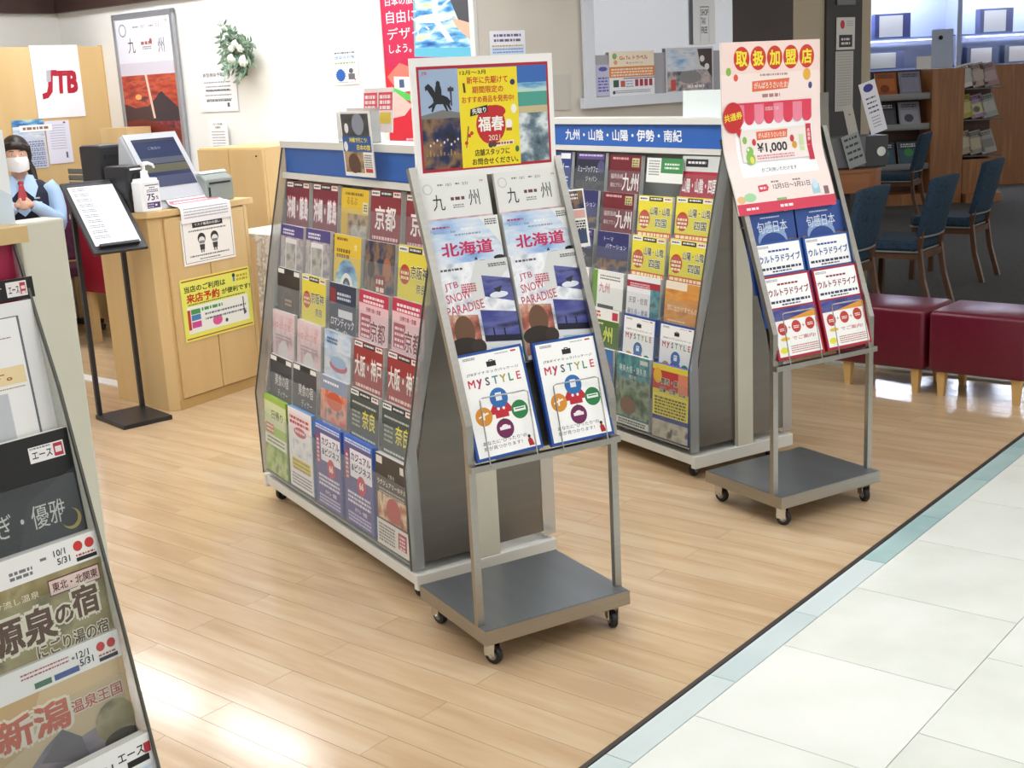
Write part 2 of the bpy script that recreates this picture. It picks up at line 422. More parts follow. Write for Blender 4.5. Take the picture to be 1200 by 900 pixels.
# walls
wall_w = noisy('white_wall_paint', ['eae9e4', 'efeeea'], 2, .6)
wall_g = noisy('greige_wall_paint', ['c9c3b8', 'd0cabf'], 2, .6)
wall_c = noisy('grey_side_wall_paint', ['dcdad4', 'd5d3cc'], 2, .6)
TRZ = 2.262
def wall(m, a, b, z0, z1, th, name):
    """vertical wall with its visible face from a to b, thickness away from the camera"""
    d = (b-a); L = d.length; yaw = math.atan2(d.y, d.x)
    o = MB().box(m, 0, L, 0, th, z0, z1).build(name); o.location = a; o.rotation_euler = (0, 0, yaw); return struct(o)
W0 = MP+PD*2.10
W1D = Vector((math.cos(A(33)), math.sin(A(33)), 0))
wall(wall_c, CORNER-QD*4.5, CORNER, 0, 2.75, .1, 'wall_left')
wall(wall_w, CORNER, W0, 0, 2.75, .1, 'wall_back')
W1 = W0+W1D*3.165
wall(wall_g, W0, W1, 0, 2.75, .1, 'wall_right')
brown = noisy('dark_brown_trim', ['3a2724', '45302b'], 5, .4)
def rail(a, b, z0, z1, proud, m, name):
    d = (b-a); L = d.length; o = MB().box(m, 0, L, -proud, -.001, z0, z1).build(name); o.location = a; o.rotation_euler = (0, 0, math.atan2(d.y, d.x)); return struct(o)
rail(CORNER-QD*4.5, CORNER-QD*.05, TRZ, 2.55, .05, brown, 'trim_4')
rail(CORNER+PD*.05, W0, TRZ, 2.55, .05, brown, 'trim_5')
# ceilings
ceil_m = mat('ceiling_white', 'd9d7d0', .8)
struct(box_pq(ceil_m, -9, -1.4, -2, 10.2, 2.75, 2.8, 'ceiling'))
struct(box_pq(ceil_m, -1.4, 18, -4, 14, 3.0, 3.05, 'ceiling'))
struct(MB().box(ceil_m, 1.2, 12, 7.9, 22, 2.9, 2.95).build('ceiling'))
# ceiling lights: a frame and a diffuser each (above the picture; the floor mirrors them)
def ceiling_light(loc, yaw, w, l, power, label):
    t = thing('ceiling_light', label, 'ceiling light', loc, yaw, 'recessed ceiling light panels')
    f = MB(); 
    for x0, x1, y0, y1 in ((-w/2-.03, w/2+.03, -l/2-.03, -l/2), (-w/2-.03, w/2+.03, l/2, l/2+.03), (-w/2-.03, -w/2, -l/2, l/2), (w/2, w/2+.03, -l/2, l/2)):
        f.box(white_paint, x0, x1, y0, y1, -.03, -.001)
    f.build('frame', t)
    key = 'diffuser_%s' % power; m = mat(key, 'f8fbff', .5, emit=power)
    MB().box(m, -w/2, w/2, -l/2, l/2, -.02, -.005).build('diffuser', t)
    return t
yP = math.atan2(PD.y, PD.x)
k = 0
for pp_, qq_, lab in ((-7.6, 4.8, 'far left over the service counter'), (-6.4, 4.8, 'over the kiosk cabinet'), (-5.2, 4.8, 'over the far end of the near rack'), (-3.9, 4.8, 'over the rear rack'),
                      (-6.4, 3.4, 'over the menu stand'), (-5.1, 3.4, 'over the wood floor left of the near rack'), (-3.8, 3.4, 'over the near rack'), (-2.5, 3.4, 'over the second cart'),
                      (-5.4, 1.2, 'left above the foreground rack'), (-3.9, 1.2, 'over the open wood floor'), (-2.4, 1.2, 'over the front of the wood floor')):
    ceiling_light(pq(pp_, qq_, 2.75), yP, 1.0, .3, LAMP['agency'], 'long recessed ceiling light panel '+lab)
for pp_, qq_, lab in ((-.4, 1.5, 'nearest'), (-.4, 3.6, 'second'), (-.4, 5.7, 'third'), (1.6, 2.6, 'outer left'), (1.6, 5.0, 'outer right')):
    ceiling_light(pq(pp_, qq_, 3.0), yP, .6, 1.2, LAMP['mall'], 'broad ceiling light panel of the mall passage, '+lab)
for i, (x, y) in enumerate(((3.6, 10.0), (5.6, 11.5))):
    ceiling_light((x, y, 2.9), 0, .6, .3, LAMP['book']*2, 'small ceiling light panel over the blue chairs, '+('near one' if i == 0 else 'far one'))

for i, p_ in enumerate((4.5, 7.0, 9.5, 12.0, 14.5)):  # unseen light panels, added so the steel window has something bright to reflect
    for j, q_ in enumerate((8.0, 10.5)):
        ceiling_light(pq(p_, q_, 3.0), yP, .6, 1.2, LAMP['mall'], 'added unseen ceiling light panel far along the mall passage, %s in the %s row' % (ORD[i], ('near', 'far')[j]))

# ================================================================== BROCHURE RACKS
wheel_mesh = {}
def caster(parent, x, y, ztop, r=.028, yaw=0, swivel=.35):
    c = bpy.data.objects.new('caster', None); COL.objects.link(c); c.parent = parent; c.location = (x, y, 0); c.rotation_euler = (0, 0, yaw+swivel); c.empty_display_size = .02
    if 'w' not in wheel_mesh or r not in wheel_mesh:
        M = Matrix.Translation((.012, 0, r)) @ Matrix.Rotation(math.pi/2, 4, 'Y') @ Matrix.Translation((0, 0, -.010))
        w = MB().lathe(black_rub, [(r*.55, 0), (r*.9, 0), (r, .004), (r, .016), (r*.9, .020), (r*.55, .020)], 18, M=Matrix.Translation((0, 0, r)) @ Matrix.Rotation(math.pi/2, 4, 'Y') @ Matrix.Translation((0, 0, -.010)))
        w.lathe(grey_paint, [(.004, -.002), (r*.5, -.002), (r*.5, .022), (.004, .022)], 12, M=Matrix.Translation((0, 0, r)) @ Matrix.Rotation(math.pi/2, 4, 'Y') @ Matrix.Translation((0, 0, -.010)))
        wheel_mesh['w'] = 1; wheel_mesh[r] = w.mesh('wheel')
    link('wheel', wheel_mesh[r], c).location = (0, -.006, 0)
    f = MB()
    f.box(chrome, -.017, -.014, -.018, .016, r, ztop-.006); f.box(chrome, .014, .017, -.018, .016, r, ztop-.006)
    f.box(chrome, -.02, .02, -.02, .02, ztop-.008, ztop); f.tube(chrome, [(-.019, -.006, r), (.019, -.006, r)], .005)
    f.build('fork', c)
    return c

ROWS = [(.010, .45, 3), (.05, .61, 6), (.08, .777, 6), (.115, .943, 6), (.15, 1.108, 7), (.19, 1.268, 7)]   # y of the top edge, z, lean
CLR = [(-.012, .115), (-.012, .45), (.022, .60), (.055, .77), (.09, .94), (.125, 1.10), (.165, 1.27), (.195, 1.40), (.24, 1.40), (.135, .9), (.035, .5), (.035, .115)]
def rack(fr, label, L=1.35, header='blue', rows=ROWS, bar=white_paint, group='sloped brochure racks', clr=CLR, post_x=0, hx=-.045):
    D = .52
    t = thing('brochure_rack', label, 'brochure rack', fr.o, fr.a, group)
    b = MB(); b.box(white_paint, -L-.01, 0, .0, D, .062, .10); b.box(white_paint, -.02, .006, -.004, D+.004, .05, .102); b.box(white_paint, -L-.012, -L+.01, -.004, D+.004, .05, .102)
    bevel(b.build('base_slab', t), .003)
    for x in (-.06, -L+.05):
        for y in (.05, D-.06): caster(t, x, y, .062, .03)
    prof = [(.035, .13), (.035, .44), (.075, .62), (.135, .95), (.205, 1.28), (.215, 1.40), (D-.215, 1.40), (D-.205, 1.28), (D-.135, .95), (D-.075, .62), (D-.035, .44), (D-.035, .13)]
    for x in (-.02, -L+.005):
        MB().ext_x(steel_panel, prof, x-.006, x+.004).build('side_panel', t)
    for x in (-.012, -L+.014):
        MB().ext_x(acrylic_side, clr, x-.003, x).build('side_shield', t); MB().ext_x(acrylic_side, [(D-y, z) for y, z in clr][::-1], x-.003, x).build('side_shield', t)
        MB().bar(mat('acrylic_edge_dark', '55554f', .4), [(x-.0015, y, z) for y, z in clr[:clr.index(max(clr, key=lambda q: q[1]))+1]], .004, .005).build('shield_edge', t)
    # central column at each end and the spine between
    for x0, x1 in ((-.018+post_x, .004+post_x), (-L-.008, -L+.006)):
        MB().box(cream_paint, x0, x1, D/2-.035, D/2+.045, .10, 1.37).build('end_column', t)
    MB().box(grey_paint, -L+.01, -.022, D/2-.01, D/2+.01, .10, 1.38).build('spine_panel', t)
    # header
    MB().box(bar, -L+.0, hx+.015, .19, D-.19, 1.395, 1.42).build('top_bar', t)
    for sgn in (0, 1):
        y = .205 if not sgn else D-.205
        MB().box(pm({'blue': '2a62b4', 'crimson': 'a01c44'}[header]), -L+.012, hx, min(y, y+(-.004 if sgn else .004)), max(y, y+(-.004 if sgn else .004)), 1.30, 1.395).build('header_panel', t)
        y0 = .185 if not sgn else D-.20
        MB().box(white_paint, -L+.012, hx+.005, y0, y0+.015, 1.278, 1.30).build('header_ledge', t)
    # shelves: floor, back sheet and clear front of every row
    for k, (y, z, ln) in enumerate(rows):
        zb = z-.318; yb = y-.318*math.tan(A(ln))
        for sgn in (0, 1):
            mb = MB()
            yf = max(yb, -.0)-.008; Q = [(yf, zb-.004), (yb+.028, zb-.004), (yb+.028, zb), (yf, zb)]
            if sgn: Q = [(D-a, c) for a, c in Q][::-1]
            mb.ext_x(grey_paint, Q, -L+.02, -.024); mb.build('pocket_shelf', t)
            h = .25
            y1 = yb-.009; y2 = yb-.009+h*math.tan(A(ln))
            Q = [(y1-.002, zb), (y1, zb), (y2, zb+h), (y2-.002, zb+h)]
            if sgn: Q = [(D-a, c) for a, c in Q][::-1]
            if (not sgn or k > 2) and not (rows is not ROWS and k == 5): MB().ext_x(acrylic, Q, -L+.02, -.024).build('pocket_front', t)
    for k, (y, z, ln) in enumerate(rows):
        yb = y-.318*math.tan(A(ln)); zb = z-.318
        if rows is not ROWS and k == 5: continue
        for c in range(1, 5):
            x = -.022-(L-.044)*c/5
            MB().ext_x(acrylic, [(yb-.006, zb), (yb+.026, zb), (y+.020, z-.06), (y-.012, z-.06)], x-.001, x+.001).build('divider', t)
    return t
R1 = Fr((-.33, 3.68, 0), -59.4); R2 = Fr((.715, 4.77, 0), -59.5); R3 = Fr((-.598, 1.822, 0), 50.2)
rack(R1, 'near brochure rack with plain blue header, right behind the cart of snow brochures')
rk2 = rack(R2, 'rear brochure rack with white lettering on its blue header')
ROWS3 = [(-.02, .46, 3), (.003, .62, 6), (.055, .785, 6), (.08, .947, 6), (.12, 1.11, 7), (.17, 1.31, 7)]
rk3 = rack(R3, 'foreground brochure rack cut off by the left edge, crimson header', header='crimson', rows=ROWS3, bar=beech, hx=-.008, clr=[(-.03, .115), (-.03, .45), (-.01, .567), (.041, .807), (.128, 1.175), (.205, 1.41), (.27, 1.41), (.17, .9), (.07, .5), (.07, .115)])
# lettering on the rear rack's header
hl = printed(1.25, .095, [T('九州・山陰・山陽・伊勢・南紀', 'f4f7fa', .46, .5, .50, b=.03, fw=.68)], base=None).build('header_lettering', rk2)
hl.location = (-1.30, .2045, 1.30)
# slotted upright beside the foreground rack's end
up = MB(); up.box(cream_paint, .080, .165, .347, .41, .10, 1.41)
o = up.build('upright_post', rk3); bevel(o, .004)
up = MB(); up.box(grey_paint, .004, .079, .365, .40, .10, 1.40); up.build('slotted_upright', rk3)
for i in range(14):
    z = 1.33-.085*i; MB().box(mat('slot_black', '151515', .8), .062, .070, .3635, .3655, z-.025, z+.012).build('slot', rk3)

# ---- brochure covers
top = lambda: [('r', 'f2f2ee', .02, .93, .30, .985), ('r', '18181a', .32, .93, .72, .985), ('r', 'ecece6', .74, .93, .98, .985), ('l', 'e8e8e8', .36, .972, .68, .022, 1, .03), ('l', '333333', .05, .968, .27, .02, 1, .03), ('l', 'aa3333', .78, .972, .95, .02, 1, .02)]
def S(k, b, e, **o): BROCH[k] = dict(b=b, e=e, **o)
S('okinawa', '7a1c34', top()+[('r', '8a2840', 0, .0, 1, .3), T('沖縄・離島', 'f6eef0', .5, .68, .26, b=.05, fw=.9, out='b04a66'), ('l', 'e0b8c0', .08, .46, .92, .03, 2, .06), ('l', 'd8a0b0', .1, .25, .85, .025, 3, .06)])
S('yellowguide', 'e4c02c', [('l', '8a6a10', .15, .955, .8, .03, 1, .03), T('るるぶ', 'b08a10', .4, .86, .08, b=.03), ('r', '@brown', .25, .12, 1, .72), ('r', '@stone', .4, .2, .95, .6), ('r', 'd8b020', 0, 0, .25, .72), ('r', 'e9e4d0', .8, .74, .97, .86), ('l', '7a6a30', .83, .84, .95, .02, 3, .03)])
S('kyoto_red', '8a2030', top()+[T('京都', 'f8f0ee', .5, .70, .25, b=.03, fw=.68), ('l', 'f0c8c8', .08, .50, .92, .035, 2, .06), ('r', '6e1626', 0, 0, 1, .34), ('l', 'c88890', .1, .28, .85, .025, 3, .06)])
S('castle', '4a3f86', [('r', '@castle', 0, 0, 1, .86), ('l', 'e8e4f4', .1, .95, .6, .025, 2, .04), ('r', 'e6e4ea', .22, .18, .72, .84), ('r', '@stone', .26, .44, .68, .78), ('l', 'a04050', .28, .36, .66, .03, 2, .05), ('l', '55506a', .28, .26, .66, .02, 2, .04)])
S('roundeye', 'e6c22c', [('l', '806010', .1, .965, .5, .03, 1, .03), T('旅', 'f6ecc0', .8, .88, .07, b=.02), ('e', '@sea', .5, .42, .44, .42), ('e', 'f2f2f0', .5, .40, .24, .24), ('e', '1a1c22', .5, .42, .14, .14), ('e', '6f8aa8', .5, .43, .07, .07), ('r', '@food', 0, 0, 1, .17), ('l', '7a5a10', .1, .84, .6, .04, 2, .06)])
S('darkgeisha', '15110f', [('r', '@night', 0, 0, 1, 1), ('e', 'a86a48', .75, .72, .14, .17), ('r', '8a1c20', .38, .20, .70, .64), ('l', 'f0dcc8', .41, .60, .67, .05, 5, .085), ('e', '2a2018', .22, .7, .12, .14)])
S('kansai_y', 'e6d640', top()+[('e', 'c03a28', .22, .70, .16, .14), ('l', 'f4e8a8', .1, .73, .34, .03, 2, .05), T('京阪神', '202020', .66, .74, .13, b=.02, fw=.52, out='fff6b0'), T('奈良', '202020', .72, .58, .10, b=.02, out='fff6b0'), ('r', 'd8603a', .0, .36, 1, .44), ('l', 'f8e8a0', .04, .42, .96, .035, 1, .05), ('l', '7a5a10', .06, .32, .94, .03, 6, .048)])
S('brownleaf', '33261f', top()[:3]+[('e', '4f3a2c', .5, .5, .34, .34), ('e', '33261f', .5, .52, .26, .26), ('l', 'b89a70', .35, .62, .65, .03, 2, .05), ('l', '8a6a48', .3, .44, .7, .02, 2, .04)])
S('navycity', '22304f', [('r', '@city', 0, 0, 1, .42), ('r', '8a2430', .03, .76, .25, .94), T('ロマンティック', 'eef0f6', .5, .56, .10, b=.02, fw=.86), T('ジャパン', 'eef0f6', .5, .44, .09, b=.02, fw=.5), ('r', 'dfe2ea', .35, .62, .88, .71), ('l', 'c8d0e4', .3, .90, .8, .03, 2, .05), ('r', '@fire', 0, .0, 1, .14)])
S('kyoto_pink', 'f0c4cc', [('r', 'c22a4e', 0, .86, 1, 1), ('l', 'fbe4ea', .15, .95, .85, .03, 2, .05), ('r', 'ad2744', .06, .48, .42, .74), ('l', 'f8dde2', .1, .70, .38, .03, 4, .06), T('京都', '7c1630', .66, .58, .22, b=.03, fw=.5, out='f6e4e6'), T('日帰り旅・京都', '8c2038', .5, .80, .05, b=.02), ('r', '@pink', 0, 0, 1, .30), ('l', 'a85a68', .08, .42, .9, .022, 2, .04)])
S('pinkphoto', 'e2cdd2', [('r', '@pink', 0, .0, 1, .95), T('ゆったり旅', 'b85a68', .5, .82, .1, b=.01, fw=.66, out='f4ecee'), ('l', '9a8088', .15, .70, .85, .02, 2, .04), ('r', '@stone', 0, 0, 1, .22), ('e', 'd8d4d4', .5, .5, .22, .18)])
S('skyphoto', '9db9dc', [('r', '@sky', 0, .3, 1, 1), ('e', 'c2566a', .55, .62, .34, .10), ('e', '9db9dc', .55, .66, .3, .09), ('r', '@stone', 0, 0, 1, .26), ('l', 'f2f4f8', .1, .40, .9, .05, 1, .05), ('l', '3a4a6a', .1, .92, .5, .025, 2, .04)])
S('osaka', '9c2a2c', top()+[T('大阪・神戸', 'faf4ee', .5, .72, .23, b=.03, fw=.92), ('l', 'f0cfc4', .08, .52, .92, .035, 2, .06), ('r', '8a1e28', 0, 0, 1, .36), ('l', 'd89a90', .1, .28, .85, .025, 3, .06)])
S('darkhotel', '3c3f44', top()[:3]+[T('美食の宿', 'eceae4', .55, .70, .15, b=0, fw=.62), T('ディナー', 'd8d6d0', .6, .54, .10, fw=.45), ('l', 'aaaaa6', .2, .42, .8, .02, 3, .05), ('r', '@dark', 0, 0, 1, .3)])
S('autumn', '8a9ab4', [('r', '@mount', 0, 0, 1, .4), ('r', '@blossom', .0, .48, 1, .84), ('e', 'd05a34', .55, .74, .3, .14), ('l', 'f0f0f4', .1, .95, .7, .03, 1, .04), ('l', 'f0e4e0', .1, .46, .8, .035, 2, .06)])
S('nara', '3e4a4a', top()+[('r', '@forest', 0, 0, 1, .40), T('奈良', 'e8dc50', .66, .70, .20, b=.02, fw=.44), ('l', 'c8ccc0', .08, .86, .9, .022, 1, .04), ('l', 'aab0a4', .08, .76, .36, .025, 4, .05), ('l', 'd8dcd0', .08, .50, .9, .025, 2, .05)])
S('greencity', 'a4c64e', [('r', 'd8e2b0', .0, .62, 1, .93), ('r', 'd05a3a', .05, .52, .42, .64), T('日帰り', '55782a', .6, .78, .12, b=.03, fw=.5, out='f2f6d8'), ('l', 'f8e4d8', .08, .62, .4, .03, 2, .05), ('r', '@green', 0, 0, 1, .36), ('r', 'eef0e0', 0, .36, 1, .50), ('l', '50702a', .1, .47, .9, .025, 2, .05)], edge='9cc04a')
S('whitered', 'f0eef0', [('r', 'f0dfe2', .03, .72, .97, .94), ('l', 'b03a50', .08, .90, .9, .035, 2, .06), ('e', 'c04a5c', .5, .72, .26, .08), ('l', 'fbe8ea', .3, .74, .7, .03, 1, .04), ('r', '@snow', .05, .40, .95, .62), ('r', 'e8d870', .10, .24, .9, .38), ('l', '9a8a30', .14, .36, .86, .03, 3, .05), ('l', '7a7a80', .08, .18, .92, .022, 4, .04)], edge='7aa8e0')
S('casual', '5b5590', [('r', '2f6fd0', .0, .93, 1, 1), ('l', 'dfe8f8', .05, .98, .95, .02, 2, .03), ('r', 'f0eef6', .22, .56, .97, .88), T('カジュアル', '2a2a50', .6, .80, .09, b=.04, fw=.66, out='fafafe'), T('&ビジネス', '2a2a50', .6, .68, .09, b=.04, fw=.66, out='fafafe'), ('e', 'c4304a', .6, .50, .15, .15), T('66', 'f8f0f0', .6, .50, .08, b=.04), ('r', 'b03a56', .05, .50, .17, .84), ('l', 'f4dde2', .07, .80, .15, .03, 6, .05), ('l', 'e8e6f4', .1, .38, .9, .03, 3, .05), T('ホテル・旅館', 'f0eefa', .55, .19, .05, b=.02), ('l', 'c8c4e4', .1, .14, .9, .025, 3, .04)], edge='3f6fd0')
S('luxury', '3d3632', [('r', 'e8e4dc', .03, .90, .22, .98), ('r', 'dcd8d0', .78, .88, .97, .96), T('大集合', 'd8cfc4', .5, .80, .05), T('ラグジュアリーホテル', 'f0e9df', .5, .70, .06, b=.02, fw=.9), ('l', 'b8ada0', .1, .64, .9, .02, 2, .035), ('r', '@dress', .05, .30, .95, .58), ('e', 'b84a40', .55, .44, .22, .18), ('r', 'e6e2dc', 0, 0, 1, .28), ('l', '7a7470', .06, .24, .58, .022, 6, .035), ('r', 'b02a40', .68, .06, .94, .24), ('l', 'f4d8dc', .72, .21, .9, .025, 4, .04)])
S('country', '243a78', [('r', '@night', 0, 0, 1, .45), T('カントリー', 'e8ecf6', .5, .78, .10, b=.02, fw=.8), ('r', 'e8e8ea', .6, .9, .95, .98), ('l', 'c8d2ec', .1, .64, .9, .025, 2, .05), ('r', '4a7ab8', 0, .3, 1, .48)])
S('cruise', '23253c', [('r', '@dark', 0, 0, 1, .6), T('ミュージックフェスタ', 'dfe2ea', .5, .76, .09, b=.01, fw=.86), T('ジャパン', 'dfe2ea', .55, .62, .08, fw=.4), ('r', '5a4a8a', .05, .9, .95, .98), ('l', 'd8c8e8', .1, .97, .9, .025, 1, .04), ('e', '4a5078', .86, .80, .12, .12)])
S('kyushu_red', '6e1c28', [('l', 'd8a8a8', .1, .965, .6, .03, 1, .04), ('r', 'd8cf9a', .72, .84, .94, .96), ('l', '6a6a30', .74, .94, .92, .025, 3, .035), T('九州', 'f8f2ee', .70, .63, .24, b=.02, fw=.5), T('福岡長崎', 'e8d4d0', .26, .70, .07, fw=.4), T('南北プラン', 'e8d4d0', .26, .58, .06, fw=.38), ('l', 'e0c4c0', .1, .44, .9, .025, 3, .07), ('l', 'c89a98', .1, .24, .9, .02, 3, .05)])
S('saninred', 'd0d4d0', [('r', 'b02436', .0, .12, 1, .80), ('r', '1c1c20', .1, .86, .7, .96), T('山陽・山陰・四国', 'f8f2f0', .5, .62, .18, b=.04, fw=.92), ('l', 'f0c8c8', .1, .38, .9, .03, 3, .06), ('l', 'e8e8e8', .16, .93, .64, .03, 1, .04)])
S('sanin_y', 'e8da3c', top()+[('e', 'c8452e', .20, .68, .17, .17), ('l', 'f8ecc0', .07, .72, .33, .03, 3, .05), T('山陽・山陰', '3a3a1c', .66, .80, .11, b=.03, fw=.58, out='fffbe0'), T('四国', '3a3a1c', .70, .64, .11, b=.03, fw=.32, out='fffbe0'), ('r', 'd8562c', .0, .42, 1, .52), ('l', 'fbe8b0', .04, .50, .96, .04, 1, .05), ('r', 'b8b43a', 0, 0, 1, .14), ('l', '7a6a10', .06, .38, .94, .03, 5, .05)])
S('purpletown', '2c2f66', [('r', '@night', 0, 0, 1, .62), T('トーマ', 'd8d8f0', .36, .90, .06, fw=.3), T('バケーション', 'd8d8f0', .60, .80, .07, b=.01, fw=.66), ('e', 'a86a48', .24, .38, .12, .16), ('e', '6a5a98', .6, .36, .14, .16), ('e', 'b89068', .84, .22, .1, .13), ('e', '3f6a8a', .42, .18, .1, .12)])
S('greenleaf', 'e8eae4', [('r', '6a9a38', 0, 0, .16, 1), ('r', 'f2f2ee', .16, .0, 1, .95), T('九州', 'c05048', .4, .76, .14, b=.01, fw=.34), ('r', '@dark', .2, .20, .72, .52), ('r', 'b8b848', .74, .22, .98, .48), ('l', '70706c', .24, .94, .9, .02, 2, .04)])
S('ocean', 'f0eff0', [('r', 'a8283c', .0, .84, 1, .93), ('r', '@teal', .72, .30, 1, .84), T('天草・佐賀', '5a4a50', .36, .66, .09, fw=.58), T('屋久島・奄美', '5a4a50', .36, .50, .09, fw=.62), ('l', 'e8c0c8', .1, .9, .7, .02, 2, .03), ('r', '@snow', 0, .0, .7, .24)])
S('orangesea', 'd99a48', [('r', '@orange', 0, 0, 1, .9), ('r', 'f2e4cc', .0, .9, .6, 1), T('旅に出かけませんか', 'f8ecd8', .5, .66, .08, fw=.84), ('l', 'f0dcb8', .1, .50, .6, .02, 3, .04), ('r', 'd07a3a', .3, .3, .9, .34)])
S('kyushu_g', '4f7430', [('r', 'f0f0ea', 0, .84, 1, 1), ('l', 'c04a40', .05, .96, .4, .03, 2, .05), ('r', 'c43a4a', .78, .86, .96, .97), T('九州', 'dce85a', .5, .64, .22, b=.04, fw=.62, out='2c4a18'), ('r', '@green', 0, 0, 1, .46), ('r', 'c8a83a', .06, .30, .94, .40), ('l', 'e8ecc8', .06, .80, .5, .025, 1, .03)])
S('redpanel', '3f78b8', [('r', 'b83a30', .08, .3, .9, .8), ('l', 'f4e0d8', .14, .74, .84, .04, 5, .08), ('r', '@sea', 0, 0, 1, .26)])
S('amami', '2f6f78', [('r', '@teal', 0, .66, 1, 1), ('r', '@forest', 0, .12, 1, .66), T('奄美大島・屋久島', 'dfe9e4', .5, .80, .10, fw=.82), T('徳之島', 'dfe9e4', .5, .70, .05), ('r', 'd8dad2', 0, 0, 1, .10), ('l', '40605c', .08, .08, .9, .025, 2, .035), ('r', 'c8d0c8', .72, .9, .95, .96), ('e', '7a5a44', .36, .28, .24, .16)])
S('kansaired', 'e4d24a', [('r', 'c03a3a', .0, .66, 1, .92), ('e', 'e0b040', .14, .84, .12, .14), T('関西・東海・', '2a2420', .58, .78, .08, b=.04, fw=.66, out='fbf4e0'), T('山陽・山陰・四国', '2a2420', .56, .66, .07, b=.04, fw=.72, out='fbf4e0'), ('r', 'e08a6a', .72, .66, .98, .92), ('r', 'e8dc60', 0, .30, 1, .60), ('l', '7a6a20', .06, .56, .94, .028, 6, .043), ('r', '3a4a8a', .0, .24, 1, .30), ('r', '@stone', 0, 0, 1, .24)], edge='3a5fc0')
def mystyle(small=False):
    e = [('r', 'fafaf8', .035, .03, .965, .975), ('l', '7a7a80', .10, .955, .28, .008, 2, .013), ('l', '9a9aa0', .58, .955, .78, .008, 1, .01), ('r', 'c03038', .82, .945, .90, .96)]
    e += [('r', '1e1e20', .43, .845, .57, .895), ('r', '1e1e20', .47, .895, .53, .908), ('r', 'fafaf8', .482, .893, .518, .9), T('JTBダイナミックパッケージ', '2a2a2c', .5, .80, .032, b=.01, fw=.78)]
    for i, (ch, c) in enumerate(zip('MySTYLE', ['c8344a', 'b02c54', '4a4a4e', '2f8f8a', 'a8a040', '3a8a50', 'd0485a'])):
        e.append(T(ch, c, .155+.118*i, .715 if ch != 'y' else .705, .072 if ch != 'y' else .085, b=.03))
    e += [('p', 'c02636', [(.5, .60), (.30, .40), (.70, .40)]), ('r', 'c02636', .40, .36, .60, .50), ('e', '2f6fb4', .5, .545, .135, .135), ('e', 'd8902e', .23, .40, .125, .125), ('e', '2f7f4a', .77, .40, .125, .125), ('e', '6f2454', .5, .255, .13, .13)]
    e += [('r', 'eef2f8', .455, .52, .545, .595), ('r', '2f6fb4', .475, .565, .495, .58), ('r', '2f6fb4', .505, .565, .525, .58), ('p', 'faf0e0', [(.15, .39), (.31, .42), (.29, .435), (.15, .405)]), ('p', 'faf0e0', [(.21, .37), (.235, .37), (.245, .44), (.225, .44)]), ('r', 'eef6ee', .68, .385, .86, .425), ('r', '2f7f4a', .70, .405, .84, .415), ('r', 'f6eaf0', .42, .245, .58, .275), ('e', 'f6eaf0', .5, .272, .05, .03),
          T('+', '3a3a3c', .5, .335, .035, b=.02), ('e', 'fbe8e8', .46, .445, .02, .02), ('e', 'fbe8e8', .54, .445, .02, .02)]
    e += [T('あなたに“ぴったり”の', '2a2a2c', .46, .155, .036, fw=.66), T('旅が見つかります！', '2a2a2c', .42, .105, .036, fw=.58), ('p', 'b82a34', [(.80, .045), (.88, .045), (.86, .10), (.82, .13), (.79, .10)]), ('e', '3a2a24', .82, .135, .022, .022)]
    return e
S('mystyle', '1f4f9c', mystyle(), edge='1f4796')
S('snow', 'e2e4e3', [('r', '@snow', 0, .3, 1, 1), ('p', 'd4d6d4', [(.55, 1), (1, 1), (1, .9), (.45, .55), (.4, .75)]), T('JTB', 'b8405a', .17, .79, .075, b=.01, rot=6, fw=.19), T('SNOW', 'c04a5c', .24, .69, .08, b=.01, rot=6, fw=.34), T('PARADISE', 'c04a5c', .31, .58, .085, b=.01, rot=6, fw=.52), ('l', 'c04a5c', .30, .80, .5, .014, 4, .022),
             ('l', '555558', .06, .955, .36, .02, 1, .02), ('l', '555558', .72, .96, .97, .012, 2, .018),
             ('p', '@dusk', [(.60, .86), (1, .80), (1, .58), (.60, .66)]), ('e', 'dfe4ee', .80, .66, .13, .04), ('p', '2a2c30', [(.74, .72), (.86, .74), (.82, .68), (.76, .69)]),
             ('p', '@food', [(.0, .54), (.46, .50), (.46, .10), (.0, .04)]), ('e', '6a4a34', .24, .36, .14, .2), ('e', '2e241e', .2, .22, .22, .12), ('e', '3a2c24', .40, .2, .1, .1),
             ('p', '@dusk', [(.50, .54), (1, .48), (1, .20), (.50, .24)]), ('p', '15162e', [(.5, .30), (1, .26), (1, .20), (.5, .24)]), ('r', '0e0f1e', .63, .27, .65, .36), ('r', '0e0f1e', .78, .26, .80, .34), ('p', '@sea', [(.56, .18), (1, .14), (1, 0), (.56, 0)]), ('e', 'c8d0e0', .7, .1, .05, .05), ('e', 'c04a5c', .85, .08, .05, .05)])
S('hokkaido', '9fb3cf', [('r', '@sky', 0, .0, 1, 1), ('p', 'e4e6e2', [(.72, 1), (1, 1), (1, .72)]), ('l', '505050', .80, .97, .97, .012, 3, .02), T('北海道', 'c02a5e', .5, .72, .125, b=.04, fw=.72), ('l', 'b03060', .06, .94, .3, .016, 1, .02), T('自分らしく・自由', '40506a', .22, .885, .022, fw=.3), ('l', 'e6ecf4', .45, .91, .62, .02, 1, .02), ('l', '8aa0c0', .35, .86, .72, .016, 1, .02), ('e', '22242a', .68, .57, .11, .03), ('r', '22242a', .60, .53, .63, .57), ('r', '22242a', .73, .53, .76, .57), ('e', '22242a', .93, .60, .08, .03), ('r', '22242a', .88, .56, .9, .6), ('p', '22242a', [(.57, .6), (.62, .6), (.6, .63)])])
